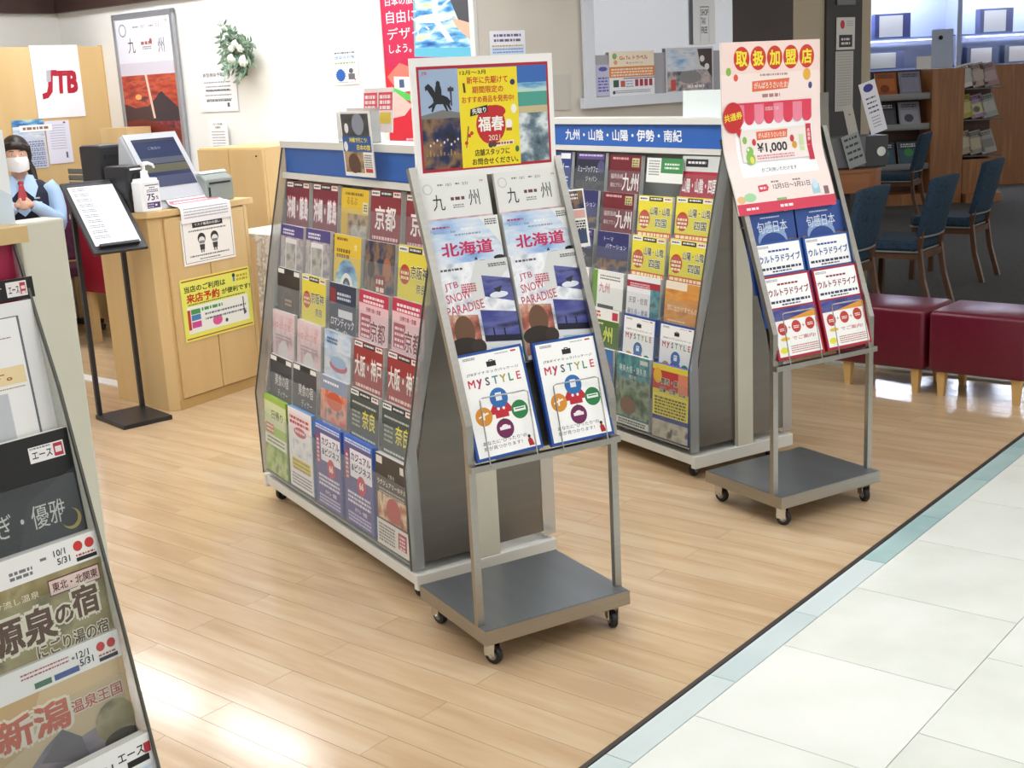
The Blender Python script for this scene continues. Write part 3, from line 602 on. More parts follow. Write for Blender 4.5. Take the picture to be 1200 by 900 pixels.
S('kyushu_w', 'e3e3df', [('e', 'c8c8c4', .11, .90, .07, .07), ('e', 'e3e3df', .11, .90, .055, .055), T('10/1', '3c3c3c', .42, .93, .028), T('3/31', '3c3c3c', .66, .93, .028), ('l', '707070', .26, .94, .34, .014, 1, .02), ('l', '707070', .52, .94, .58, .014, 1, .02), T('JTB', 'b02a36', .90, .94, .022, b=.02), T('九', '232323', .24, .77, .15, sx=.8), T('州', '232323', .76, .79, .15, sx=.8), ('l', '6a4040', .42, .81, .62, .03, 1, .04), ('l', '808080', .44, .74, .60, .012, 2, .02), ('r', '@pink', 0, 0, 1, .62)])

WHAT = dict(okinawa='maroon brochure with large pale kanji under a black tab', yellowguide='yellow brochure with a brown photo', kyoto_red='dark red brochure with two large white kanji',
  castle='purple-topped brochure with a castle photo', roundeye='yellow brochure with a round eye-like picture', darkgeisha='black brochure with a red vertical panel', kansai_y='yellow brochure with red disc and orange band',
  brownleaf='dark brown brochure with a faint ring', navycity='navy brochure with a city photo', kyoto_pink='pink brochure with crimson band', pinkphoto='pale pink photo brochure', skyphoto='pale blue sky brochure',
  osaka='red brochure with white kanji', darkhotel='charcoal brochure with white script', autumn='orange blossom brochure', nara='dark green brochure with yellow kanji', greencity='lime green brochure', whitered='white and pink brochure with yellow band',
  casual='purple brochure with red number disc', luxury='dark brown brochure with a food photo', country='blue night brochure', cruise='near-black brochure with purple tab', kyushu_red='maroon brochure with white kanji',
  saninred='red brochure with white kanji on grey', sanin_y='yellow brochure with red disc and orange band', purpletown='indigo brochure with night figures', greenleaf='white brochure with green spine', ocean='white brochure with crimson stripe',
  orangesea='orange brochure', kyushu_g='green brochure with yellow-green kanji', redpanel='blue brochure with red panel', amami='teal forest brochure', kansaired='yellow and red brochure')
ROWN = ['lowest', 'second lowest', 'third lowest', 'third', 'second', 'top']
PC = ['leftmost', 'second', 'middle', 'fourth', 'rightmost']
def fill(fr, grid, rows, rackname, L=1.35):
    rr = random.Random(3)
    for r, line in enumerate(grid):
        y, z, ln = rows[r]
        for c, key in enumerate(line):
            if not key: continue
            w = .228 if r else .232; h = .308; pitch = .258
            x = -.026-(5-c)*pitch+(pitch-w)/2+rr.uniform(-.006, .006)
            zb = z-h*math.cos(A(ln))+rr.uniform(-.006, .004); yb = y-h*math.sin(A(ln))
            brochure(key, fr, x, yb, zb, w, h, rr.choice([.012, .016, .02]), ln, '%s, %s row, %s pocket, %s rack' % (WHAT[key], ROWN[r], PC[c], rackname), 'brochures in the %s rack' % rackname, roll=rr.uniform(-.6, .6))
G1 = [['greencity', 'whitered', 'casual', 'casual', 'luxury'],
      ['darkhotel', 'darkhotel', 'autumn', 'nara', 'nara'],
      ['pinkphoto', 'pinkphoto', 'skyphoto', 'osaka', 'osaka'],
      ['brownleaf', 'kansai_y', 'navycity', 'kyoto_pink', 'kyoto_pink'],
      ['castle', 'castle', 'roundeye', 'darkgeisha', 'kansai_y'],
      ['okinawa', 'okinawa', 'yellowguide', 'kyoto_red', 'kyoto_red']]
G2 = [['kansaired', 'redpanel', 'redpanel', 'amami', 'kansaired'],
      ['ocean', 'greenleaf', 'kyushu_g', 'mystyle', 'mystyle'],
      ['orangesea', 'greenleaf', 'greenleaf', 'ocean', 'orangesea'],
      ['country', 'cruise', 'purpletown', 'sanin_y', 'sanin_y'],
      ['cruise', 'purpletown', 'kyushu_red', 'sanin_y', 'sanin_y'],
      ['country', 'cruise', 'kyushu_red', '', 'saninred']]
WHAT['mystyle'] = 'white brochure with blue border and coloured discs'
fill(R1, G1, ROWS, 'near'); fill(R2, G2, ROWS, 'rear')

# ---- the foreground rack's large brochures (last column, and a second column cut by the frame)
def big(key, r, col, what, rowname, t=.02, dz=0):
    y, z, ln = ROWS3[r]; w, h = .236, .308
    x = -.014-w-col*.258
    zb = z+dz-h*math.cos(A(ln)); yb = y-h*math.sin(A(ln))
    brochure(key, R3, x, yb, zb, w, h, t, ln, '%s, %s in the foreground rack' % (what, rowname), 'brochures in the foreground rack')
S('ace', 'dfe8ee', [('r', 'f2f2f0', 0, .84, 1, 1), T('3/31', '2a2a2c', .62, .90, .055, b=.01), T('1', '2a2a2c', .28, .89, .055), ('l', '55555a', .34, .905, .44, .025, 1, .03), T('エース', '1a1a1a', .84, .93, .045, b=.02, fw=.2), ('r', 'b83040', .94, .90, .99, .955), ('r', '1a1a1a', .80, .86, .97, .895), ('r', '@sky', 0, 0, 1, .83), ('e', 'e8d83a', .84, .70, .11, .11), ('e', 'e8d83a', .72, .60, .09, .08), ('e', 'e8d83a', .9, .58, .08, .1), ('l', 'f6f6f8', .1, .7, .6, .06, 3, .1)])
S('niigata', 'd9b98a', [('r', 'dcc096', 0, .45, 1, .87), ('p', 'd3ae7c', [(0, .87), (.4, .87), (.2, .6), (0, .55)]), ('r', 'f4f2ee', 0, .855, 1, 1), T('12/1', '26262a', .72, .948, .035, b=.02), T('5/31', '26262a', .74, .905, .035, b=.02), ('l', '77777a', .64, .95, .66, .012, 1, .02), ('e', 'd03a34', .855, .945, .032, .032), ('e', 'd03a34', .935, .945, .032, .032), ('l', 'c05048', .83, .905, .96, .01, 1, .01), ('r', '26262a', .83, .868, .97, .888),
              ('l', 'b84a50', .28, .965, .62, .008, 2, .02), ('r', '4a7a5a', .36, .87, .48, .90), ('r', '4a5f9a', .50, .87, .68, .90), T('JTB', 'b83040', .10, .93, .025, b=.02),
              T('新潟', 'd4613e', .30, .70, .15, b=.05, fw=.50, out='f2e6d0', ow=.09), T('温泉王国', 'c85a44', .76, .70, .065, b=.03, fw=.38, out='f4e8d4', ow=.08),
              ('p', '@mount', [(0, .46), (.12, .52), (.2, .48), (.35, .57), (.48, .62), (.6, .54), (.8, .56), (1, .50), (1, 0), (0, 0)]), ('p', '6a6468', [(.3, .5), (.48, .62), (.6, .54), (.64, .4)]), ('e', '@onsen', .86, .54, .15, .15), ('e', '4a4030', .88, .44, .13, .06), ('l', 'dcd6cc', .1, .3, .9, .03, 3, .07)])
S('gensen', '8b7f58', [('r', '@onsen', 0, 0, 1, .87), ('r', 'f2f1ee', 0, .86, 1, 1), T('10/1', '26262a', .72, .95, .032, b=.02), T('5/31', '26262a', .74, .905, .032, b=.02), ('l', '77777a', .58, .95, .63, .014, 1, .02), ('l', '77777a', .36, .93, .52, .016, 2, .025), ('e', 'd03a34', .855, .95, .034, .034), ('e', 'd03a34', .94, .95, .034, .034), ('l', 'c05048', .83, .908, .97, .01, 1, .01), ('r', '26262a', .83, .872, .98, .892),
             ('r', '6a3f3a', .60, .745, .975, .83), ('r', 'e4ccc4', .607, .752, .968, .823), T('東北・北関東', '5a2a28', .79, .787, .045, b=.02, fw=.33), T('源泉かけ流し温泉', 'ece6d0', .28, .785, .035, fw=.5),
             T('源泉', '5a3a24', .38, .63, .17, b=.05, fw=.44, out='ece4cc', ow=.09), T('の', '5a3a24', .67, .64, .09, b=.04, out='ece4cc', ow=.08), T('宿', '5a3a24', .83, .67, .15, b=.05, out='ece4cc', ow=.09, sx=.95), T('にごり湯の宿', '5a4a38', .70, .50, .075, b=.03, fw=.52, out='ece4cc', ow=.07), ('l', '55503c', .04, .36, .9, .015, 2, .03)])
S('yuga', '1f1f20', [('r', '26272a', 0, .0, 1, .72), ('p', '35363a', [(.62, .68), (1, .80), (1, .45), (.5, .45)]), ('r', 'f2f0ee', .70, .865, .95, .945), T('エース', '1a1a1a', .79, .90, .036, b=.02, fw=.14), ('l', '8a8a8e', .71, .94, .86, .008, 1, .01), ('r', 'c03848', .875, .872, .94, .938), ('r', 'f2e6e6', .885, .89, .93, .92), T('安らぎ・優雅', 'cfcdc6', .50, .60, .12, b=.0, fw=.74), ('e', 'b0a050', .90, .54, .07, .07), ('e', '2a2b2e', .885, .55, .062, .062), T('癒しに誘われた', '6a6a68', .45, .45, .03, fw=.5), T('特別な宿', '6a6a68', .34, .38, .03, fw=.3), ('p', '@wine', [(.2, .12), (1, .38), (1, .0), (.2, 0)])])
S('whiteposter', 'e9e8e6', [('r', '6a6c70', .05, .03, .93, .93), ('r', 'f2f1ef', .06, .035, .92, .925), ('r', 'eed9a8', .0, .59, .91, .68), T('お待ちしております。', 'a8502e', .52, .635, .045, b=.03, fw=.66), ('l', 'b89a6a', .5, .575, .9, .006, 1, .01), T('JTB', 'b82a3a', .80, .87, .04, b=.03), ('l', 'a08080', .74, .83, .88, .006, 1, .01), T('ト.', 'd84a68', .54, .78, .09, b=.03), ('e', 'd84a68', .66, .76, .012, .012), ('r', 'c4c8cc', .08, .20, .82, .55), ('l', '8a8c90', .10, .5, .7, .01, 2, .03)])
big('ace', 1, 0, 'pale blue brochure with yellow shapes', 'lowest one', dz=.0)
big('niigata', 2, 0, 'sand-coloured hot-spring brochure with orange lettering', 'second from below', t=.012)
big('gensen', 3, 0, 'olive hot-spring brochure with brown lettering, thick stack', 'third from below', t=.03)
big('yuga', 4, 0, 'black brochure with a thin crescent moon', 'fourth from below', t=.018)
for k, r in enumerate((1, 2, 3, 4)):
    big(('skyphoto', 'autumn', 'nara', 'castle')[k], r, 1, ('blue sky', 'orange blossom', 'dark green', 'castle')[k]+' brochure cut off by the left frame edge', ('lowest', 'second row', 'third row', 'fourth row')[k], t=.012)
o = brochure('whiteposter', R3, -.40, .170-.30*math.sin(A(7)), 1.31-.298, .385, .30, .006, 7, 'white framed notice with a yellow band above the black brochure, foreground rack', 'notices on the foreground rack', name='notice_board')
o['category'] = 'notice'
e = [('r', 'efe8e6', .862, .14, .965, .86), T('エース', '1a1a1a', .898, .46, .34, b=.02, fw=.052), ('r', 'c03848', .930, .22, .958, .78), ('l', 'f0d8d8', .935, .62, .955, .16, 2, .26), T('す', 'e8e8e6', .82, .5, .4)]
sheet('shelf_strip', 'black label strip with a small white tag, above the white framed notice', 'label strip', .33, .032, e, place(R3, -.335, .174, 1.312, 4), base='141416')

# things standing on racks
def holder(fr, x, y, z, w, h, label, key, lab2, lean=12):
    t = thing('leaflet_holder', label, 'leaflet holder', fr.w(x, y, z), fr.a)
    m = MB(); m.box(acrylic_side, 0, w, .0, .003, 0, h); m.build('back_plate', t)
    m = MB(); m.box(acrylic_side, 0, .003, -.04, 0, 0, h*.9); m.box(acrylic_side, w-.003, w, -.04, 0, 0, h*.9); m.box(acrylic_side, 0, w, -.04, 0, 0, .003); m.build('tray', t)
    return t
S('letsgo', 'f0f0ee', [('r', '@dark', .04, .62, .96, .96), ('e', 'e8ecf0', .2, .74, .07, .07), ('e', '8a94a4', .6, .8, .2, .15), ('r', '23559c', .02, .38, .98, .62), T('沖縄で行こう!', 'f0e23a', .56, .56, .07, b=.04, fw=.6), T('日本の旅', 'f0e23a', .72, .45, .08, b=.04, fw=.44), ('e', 'e8eef6', .12, .46, .07, .07), ('r', '@brown', .04, .06, .68, .38), ('e', '5a3a30', .35, .2, .2, .14), ('l', '6a6a60', .71, .34, .95, .02, 6, .035), ('r', 'c83a3a', .72, .07, .95, .13)])
S('salepink', 'f4e4e4', [('r', 'e04a5a', 0, .5, 1, .9), ('l', 'fbeaea', .1, .84, .9, .08, 3, .12), ('r', 'e8c84a', .1, .2, .9, .45)])
holder(R1, -.80, .24, 1.421, .26, .115, 'low clear leaflet holder on top of the near rack', None, None)
brochure('letsgo', R1, -.655, .155, 1.315, .235, .215, .004, -2, 'leaflet with blue band and yellow lettering hung over the near rack header', 'leaflets on top of the near rack', name='hanging_leaflet')
brochure('salepink', R1, -.80, .30, 1.45, .11, .15, .004, 5, 'pink and yellow leaflet standing behind the near rack header, left one', 'leaflets on top of the near rack', name='leaflet')
brochure('salepink', R1, -.68, .30, 1.45, .11, .15, .004, 5, 'pink and yellow leaflet standing behind the near rack header, right one', 'leaflets on top of the near rack', name='leaflet')
sheet('blank_card', 'blank white card standing on the rear rack next to the pink poster', 'card', .30, .105, [], place(R2, -.335, .24, 1.421, 2), thick=.003, base='dde6e4')
sheet('white_board', 'white panel standing upright above the beige-topped foreground rack', 'panel', .30, .145, [('p', 'd4e2ee', [(.5, 0), (1, 0), (1, .3), (.8, .55)])], place(R3, -.278, .25, 1.421, 0), thick=.004, base='eef0f2')
S('nightleaf', 'f0efe8', [('r', '@night', .06, .66, .94, .97), ('l', 'e8e8f0', .12, .92, .7, .03, 2, .06), ('r', 'd8a8a0', .06, .5, .94, .64), ('r', 'e8d23a', .06, .2, .4, .5), ('r', '3a4a6a', .45, .06, .9, .3), ('l', '3a3a3a', .45, .46, .9, .03, 4, .045)])
S('greennote', 'eceee8', [('r', '3f8a50', .4, .4, 1, 1), ('l', 'dfeee0', .5, .8, .9, .08, 2, .15), ('l', '888888', .06, .9, .36, .05, 6, .11)])
brochure('greennote', R2, -.495, .165, 1.16, .24, .10, .002, 7, 'small white and green note in the empty top pocket of the rear rack', 'brochures in the rear rack', name='note')

# ================================================================== WHEELED STEEL DISPLAY STANDS
def slant(y0, s, off=0): return (.04+.342*s-off*.94, .68+.94*s)   # (y,z) of a point s up the slope
def stand(fr, label, backing_top):
    t = thing('display_stand', label, 'display stand', fr.o, fr.a, 'wheeled steel display stands')
    b = MB(); b.box(steel, 0, .49, 0, .415, .075, .118, bev=0); b.build('tray_rim', t)
    b = MB(); b.box(steel_dark, .004, .486, .004, .411, .118, .1195); b.build('tray_top', t)
    for x, y, sw in ((.04, .04, .5), (.45, .04, -.3), (.04, .375, .2), (.45, .375, 1.2)): caster(t, x, y, .075, .027, swivel=sw)
    for x in (.011, .479):
        MB().bar(steel, [(x, .05, .119), (x, .05, .70), (x, .05+.255*.96, 1.38)] if not backing_top or x < .4 else [(x, .05, .119), (x, .05, .70), (x, .05+.255*.96, 1.38)], .022, .018).build('post', t)
    MB().box(steel, 0, .49, .022, .042, .572, .590).build('bottom_rail', t)
    m = MB(); m.add([(.022, .075, .59), (.468, .075, .59), (.468, .10, .70), (.022, .10, .70), (.022, .34, 1.36), (.468, .34, 1.36)], [(0, 1, 2, 3), (3, 2, 5, 4)], steel_panel)
    m.build('backing_sheet', t)
    # clear ledges that carry the rows
    for s, ln in ((.468, 15), (.592, 13), (.712, 13)):
        y, z = slant(0, s); y -= .297*math.sin(A(ln)); z -= .297*math.cos(A(ln)); MB().box(steel, .024, .466, y, y+.02, z-.006, z-.002).build('ledge', t)
    # wire guards in front of the lowest row
    for x in (.055, .29) if not backing_top else (.055, .29):
        w = .15
        MB().tube(chrome, [(x, .012, .585), (x, .052, .755), (x, .054, .764), (x+.01, .055, .768), (x+w-.01, .055, .768), (x+w, .054, .764), (x+w, .012, .585)], .0022, 6).build('wire_guard', t)
    return t
C1 = Fr((-.111, 3.199, 0), 29.3); C2 = Fr((.931, 4.177, 0), 30.5)
s1 = stand(C1, 'steel display stand on casters in the centre, holding white blue-bordered brochures', False)
s2 = stand(C2, 'steel display stand on casters at the right, under the pink poster', True)
def leafrow(fr, key, top_s, x0, label, group, lean=15, t=.008, w=.21, h=.297, off=0, roll=0):
    y, z = slant(0, top_s, off); L = A(lean)
    brochure(key, fr, x0, y-h*math.sin(L), z-h*math.cos(L), w, h, t, lean, label, group, roll=roll)
g = 'brochures on the centre display stand'
# lowest row stands askew and bulges: two copies each
leafrow(C1, 'mystyle', .215, .024, 'white blue-bordered brochure with coloured discs, left on the centre stand', g, lean=17, t=.014, roll=-1.5)
leafrow(C1, 'mystyle', .215, .262, 'white blue-bordered brochure with coloured discs, right on the centre stand', g, lean=17, t=.014, roll=0)
for i, x in enumerate((.018, .255)):
    sd = ('left', 'right')[i]
    leafrow(C1, 'snow', .468, x, 'pale snow-sports brochure with pink lettering, %s on the centre stand' % sd, g, lean=15, t=.016, w=.225)
    leafrow(C1, 'hokkaido', .592, x+.004, 'pale blue brochure with pink kanji, %s on the centre stand' % sd, g, lean=13, t=.012, w=.222)
    leafrow(C1, 'kyushu_w', .712, x+.006, 'off-white brochure with thin black kanji, %s under the yellow poster' % sd, g, lean=13, t=.012, w=.215)
brochure('nightleaf', C1, .475, .235, 1.115, .075, .17, .002, 10, 'small leaflet with dark blue top sticking out at the centre stand right side', g, name='leaflet')
# header poster of the centre stand
e = [('r', 'b02434', .035, .055, .965, .93), ('r', '2f5fb0', .05, .08, .95, .905),
     ('r', '9fb4d0', .05, .50, .315, .905), ('p', '7a7a78', [(.05, .50), (.315, .50), (.315, .54), (.20, .57), (.05, .53)]), ('r', '@night', .05, .08, .315, .50),
     ('r', 'f2dc28', .315, .07, .735, .90),
     ('r', '@sea', .735, .66, .95, .905), ('r', '3a6ab4', .735, .76, .95, .905), ('r', '@fall', .735, .08, .95, .50), ('r', 'c8b890', .735, .50, .95, .56), ('r', '4fa090', .735, .56, .95, .68),
     T('JTB', 'c03040', .085, .87, .03, b=.03), T('12月～3月', '3a3010', .42, .865, .035, b=.02, fw=.18), T('新年に先駆けて', 'c8452a', .52, .80, .060, b=.03, fw=.29), T('期間限定の', 'c8452a', .52, .72, .058, b=.03, fw=.22), T('おすすめ商品を発売中!', 'c8452a', .52, .64, .055, b=.03, fw=.37),
     ('e', 'c22a2e', .53, .42, .105, .12), ('e', 'c22a2e', .56, .53, .08, .04), T('福春', 'f6f2ea', .53, .43, .12, b=.04, fw=.18), T('2021', 'e8dcc8', .55, .31, .045, b=.01), ('p', '1c1c26', [(.385, .50), (.51, .53), (.51, .59), (.39, .56)]), T('先取り', 'f4f2ea', .45, .545, .045, b=.03, rot=6, fw=.10),
     T('店舗スタッフに', '2a2416', .53, .19, .055, b=.03, fw=.25), T('お問合せください。', '2a2416', .55, .115, .055, b=.03, fw=.33), ('p', 'f6e8d0', [(.50, .225), (.69, .245), (.69, .28), (.50, .265)]), ('l', 'a04a3a', .56, .268, .68, .02, 1, .02), ('e', '5a4030', .52, .25, .018, .018), ('e', '5a4030', .545, .255, .018, .018),
     ('p', '5a3a20', [(.345, .78), (.36, .78), (.365, .70), (.35, .70)]), ('e', '2f3a5a', .70, .77, .018, .018), ('e', 'f4f0e6', .70, .545, .020, .028), ('e', 'f4f0e6', .66, .42, .025, .03), ('r', 'b04a3a', .64, .36, .68, .385), ('e', '3a6a3a', .712, .20, .014, .02),
     ('p', 'a06a30', [(.345, .24), (.352, .24), (.375, .42), (.365, .42)]), ('e', 'c83a30', .35, .28, .012, .012), ('e', 'c83a30', .372, .34, .012, .012), ('e', 'c83a30', .39, .36, .012, .012)]
# statue silhouette: horse and rider on a plinth
e += [('e', '23252c', .185, .655, .05, .028), ('p', '23252c', [(.14, .655), (.10, .74), (.088, .73), (.085, .765), (.11, .79), (.135, .76), (.165, .69)]), ('p', '23252c', [(.15, .64), (.10, .60), (.105, .585), (.165, .62)]), ('p', '23252c', [(.135, .64), (.12, .56), (.13, .555), (.155, .62)]),
      ('p', '23252c', [(.215, .65), (.235, .56), (.225, .555), (.2, .62)]), ('p', '23252c', [(.225, .66), (.26, .57), (.25, .56), (.215, .63)]), ('p', '23252c', [(.23, .68), (.255, .64), (.245, .60), (.225, .65)]), ('e', '23252c', .175, .72, .022, .05), ('e', '23252c', .175, .785, .014, .018), ('r', '3a3c42', .255, .60, .265, .76), ('r', '3a3c42', .24, .72, .28, .75)]
for i in range(9): e.append(('e', 'd8b070' if i % 2 else 'e8e0f0', .10+.024*i, .28+.02*((i*7) % 3), .006, .008))
for i in range(10): e.append(('r', 'c89850', .07+.024*i, .19, .075+.024*i, .20+.02*((i*5) % 3)))
sheet('header_poster', 'landscape poster with yellow centre and red border on top of the centre stand', 'poster', .448, .325, e, place(C1, .026, .286, 1.347, 0), base='f2f0ee', thick=.012)

g = 'brochures on the right display stand'
S('shunkan', '28488c', [('r', '@night', 0, .4, 1, 1), ('r', '2c4c92', 0, .62, 1, 1), ('e', '8fa8d0', .5, .62, .30, .24), ('e', '2c4c92', .5, .56, .28, .2), T('旬感日本', 'dce6f4', .52, .78, .14, b=0, fw=.62), T('JTB', 'e8ecf4', .86, .955, .03, b=.03), ('l', 'c8d4ea', .3, .90, .7, .014, 1, .02)], edge='203a78')
def ultra(bc, mc):
    return [('r', 'fafafa', .04, .62, .96, .975), T('ウルトラドライブ', mc, .5, .80, .085, b=.04, fw=.86), ('l', mc, .28, .90, .72, .022, 1, .03), ('l', '9a9aa0', .06, .955, .3, .01, 2, .015), ('l', '33405a', .08, .70, .92, .03, 1, .03), ('l', '33405a', .3, .655, .7, .018, 1, .03)]
S('ultra_b', '2a55a0', ultra('2a55a0', '1f4a9a')+[('r', '@sea', .04, .0, .96, .6)], edge='2450a0')
S('ultra_r', 'a82034', ultra('a82034', '8a2430')+[('r', '@dusk', .04, .46, .96, .60), ('p', 'e8a030', [(.3, .46), (.96, .54), (.96, .46)]), ('r', 'f6f5f2', .04, .035, .96, .46),
   ('e', 'c03a34', .20, .36, .10, .10), ('e', 'c03a34', .50, .37, .10, .10), ('e', 'c03a34', .80, .38, .10, .10), T('+', 'c03a34', .35, .37, .04), T('+', 'c03a34', .65, .37, .04), ('l', 'fbe8e4', .14, .37, .26, .012, 2, .02), ('l', 'fbe8e4', .44, .38, .56, .012, 2, .02), ('l', 'fbe8e4', .74, .39, .86, .012, 2, .02), T('でご案内!', 'c86a60', .62, .235, .045, b=.02, fw=.5), ('e', 'e8c040', .22, .24, .1, .03), ('e', 'e8e43a', .15, .11, .08, .05), ('l', 'b86a60', .3, .15, .9, .012, 4, .025)], edge='9c1c30')
for i, x in enumerate((.018, .252)):
    sd = ('left', 'right')[i]
    leafrow(C2, 'ultra_r', .225, x, 'red-bordered driving-tour brochure, %s in the lowest row of the right stand' % sd, g, lean=17, t=.016, w=.218)
    leafrow(C2, 'ultra_b', .345, x-.004, 'blue-bordered driving-tour brochure, %s in the middle row of the right stand' % sd, g, lean=15, t=.014, w=.222)
    leafrow(C2, 'shunkan', .465, x-.008, 'dark blue brochure, %s one directly under the pink poster' % sd, g, lean=12, t=.012, w=.226)
# curved poster of the right stand
PATH = [(.178, 1.105), (.195, 1.16), (.215, 1.215), (.238, 1.27), (.254, 1.32), (.262, 1.38), (.265, 1.45), (.268, 1.69)]
SL = [0]
for a, b in zip(PATH, PATH[1:]): SL.append(SL[-1]+math.dist(a, b))
def curve(x, s, l):
    s = min(max(s, 0), SL[-1])
    for i in range(len(SL)-1):
        if s <= SL[i+1]+1e-9: break
    f = (s-SL[i])/(SL[i+1]-SL[i]); a, b = PATH[i], PATH[i+1]
    dy, dz = b[0]-a[0], b[1]-a[1]; L = math.hypot(dy, dz)
    return (x, a[0]+dy*f-l*dz/L, a[1]+dz*f+l*dy/L)
H = SL[-1]
e = [('r', 'f8dcd4', .0, .0, 1, 1), ('r', 'f9ece8', .05, .12, .95, .97)]
e[1] = ('r', 'fbe6e0', .0, .0, 1, .82)
for i, ch in enumerate('取扱加盟店'):
    e += [('e', 'cf3a28', .20+.165*i, .905, .078, .088), T(ch, 'f6e23a', .20+.165*i, .905, .082, b=.05, sx=.95)]
e += [('e', '86b84a', .07, .835, .025, .03), ('e', 'e05a3a', .14, .80, .022, .026), ('e', 'e8b040', .86, .80, .04, .045), ('e', '4a4a80', .895, .735, .02, .026),
      ('p', 'e8704a', [(.30, .775), (.68, .785), (.66, .725), (.30, .715)]), T('がんばろうさいたま!', 'fbe4d8', .49, .75, .036, b=.03, fw=.34), ('l', 'b08080', .40, .70, .58, .02, 1, .02), ('l', 'b09a90', .38, .815, .66, .012, 1, .02),
      ('r', 'ffffff', .12, .22, .90, .56)]
for i in range(8): 
    x = .12+.0975*i; c = 'e0405a' if i % 2 else 'f08aa0'
    e += [('r', c, x, .565, x+.0975, .65), ('e', c, x+.049, .565, .049, .05)]
e += [('r', 'e0405a', .12, .645, .90, .655), T('加盟店では', 'fbeaea', .49, .615, .022, fw=.14), ('e', 'cc2c30', .10, .575, .098, .115), ('p', 'cc2c30', [(.12, .50), (.18, .51), (.155, .455)]), T('共通券', 'f2de3a', .10, .58, .042, b=.04, rot=8, fw=.175),
      ('r', 'f6e9e4', .16, .31, .86, .50), ('p', 'e8704a', [(.32, .485), (.64, .49), (.63, .44), (.32, .435)]), T('がんばろうさいたま!', 'fbe4d8', .48, .462, .03, b=.03, fw=.28), T('¥1,000', '2c2c30', .47, .385, .062, b=.04, fw=.30),
      ('e', '8ac05a', .235, .33, .045, .05), ('e', '8ac05a', .24, .375, .036, .035), ('e', 'f8f8f0', .225, .385, .01, .012), ('e', 'e8e060', .245, .32, .02, .028), ('e', '8ac05a', .20, .44, .022, .028), ('e', 'cc3a3a', .29, .425, .02, .026), ('e', 'c83a3a', .68, .43, .022, .028), ('e', 'd8a040', .70, .39, .026, .03), ('r', 'cfe0b0', .75, .35, .80, .45), ('r', 'cc3048', .83, .29, .885, .51), T('共', 'f8e8e8', .857, .47, .022, b=.02), T('通', 'f8e8e8', .857, .445, .022, b=.02), T('券', 'f8e8e8', .857, .42, .022, b=.02), ('l', 'd890a0', .30, .345, .68, .01, 2, .015),
      T('がご利用いただけます', '3c3c44', .50, .255, .026, b=.01, fw=.36), ('p', 'd8405a', [(.24, .165), (.33, .17), (.345, .15), (.33, .13), (.24, .125)]), ('l', 'fbe8ea', .255, .155, .32, .014, 1, .02), T('12月5日～3月21日', '4a4044', .58, .15, .032, b=.02, fw=.38), ('l', '8a7a80', .38, .185, .46, .01, 1, .01), ('l', '8a7a80', .60, .185, .68, .01, 1, .01),
      ('r', 'd8405a', 0, 0, 1, .065), ('l', 'fbe8ea', .08, .04, .2, .014, 1, .02), ('l', 'fbe8ea', .42, .04, .55, .016, 1, .02), ('e', 'a8d8a8', .14, .10, .06, .035), ('e', 'e8c08a', .05, .09, .04, .03), ('r', 'a8d0e0', .78, .08, .86, .14), ('e', 'd0e4f0', .82, .14, .03, .04), ('r', '8a6a70', .90, .07, .95, .12), ('r', '88b878', .40, .065, .50, .08)]
mb = printed(.462, H, e, path=lambda x, s, l: curve(x, s, l), base='fdf6f3')
ps = mb.build('pink_poster'); ps.matrix_world = C2.M @ Matrix.Translation((-.028, .0, 0))
tag(ps, 'tall pink and white poster with yellow kanji on red discs, right stand', 'poster')
bk = MB(); q = [(y+.006, z) for y, z in PATH]+[(y+.0015, z) for y, z in PATH[::-1]]
bk.ext_x(white_paint, q, 0, .462); bk.build('poster_board', ps)
bk = MB(); P2 = [(y+.05, z) for y, z in PATH if z < 1.5]+[(.315, 1.50)]
q = P2+[(y+.004, z) for y, z in P2[::-1]]; bk.ext_x(steel_panel, q, .03, .527); bk.build('backing_panel', s2)

# ================================================================== SERVICE COUNTER SIDE (left)
K = Fr((-1.749, 6.383, 0), 58.6)     # x along the cabinet's front, y back
t = thing('kiosk_cabinet', 'light wooden two-door cabinet carrying a sloped screen, hand gel and speaker', 'cabinet', K.o, K.a)
body = MB()
# rounded flank on the left
P = [(0, .004), (.63, .004), (.63, .56), (.08, .56), (.0, .24), (-.018, .15), (-.038, .05)]
body.prism(beech, P, 0, 1.015)
bevel(body.build('carcass', t), .003)
MB().prism(beech, [(-.085, .16), (-.05, .03), (-.01, -.012), (.66, -.012), (.70, .0), (.70, .57), (.0, .57), (-.075, .32)], 1.017, 1.047).build('top_board', t)
for i in range(2):
    d = MB().box(beech, .022+.293*i, .022+.293*i+.287, -.014, .002, .06, 1.005).build('door', t); bevel(d, .002)
MB().box(beech_e, .0, .63, -.004, .003, .0, .055).build('plinth', t)
MB().box(beech, .604, .628, -.014, .003, .0, 1.012).build('edge_strip', t)
def onk(x, y, z, lean=0): return place(K, x, y, z, lean)
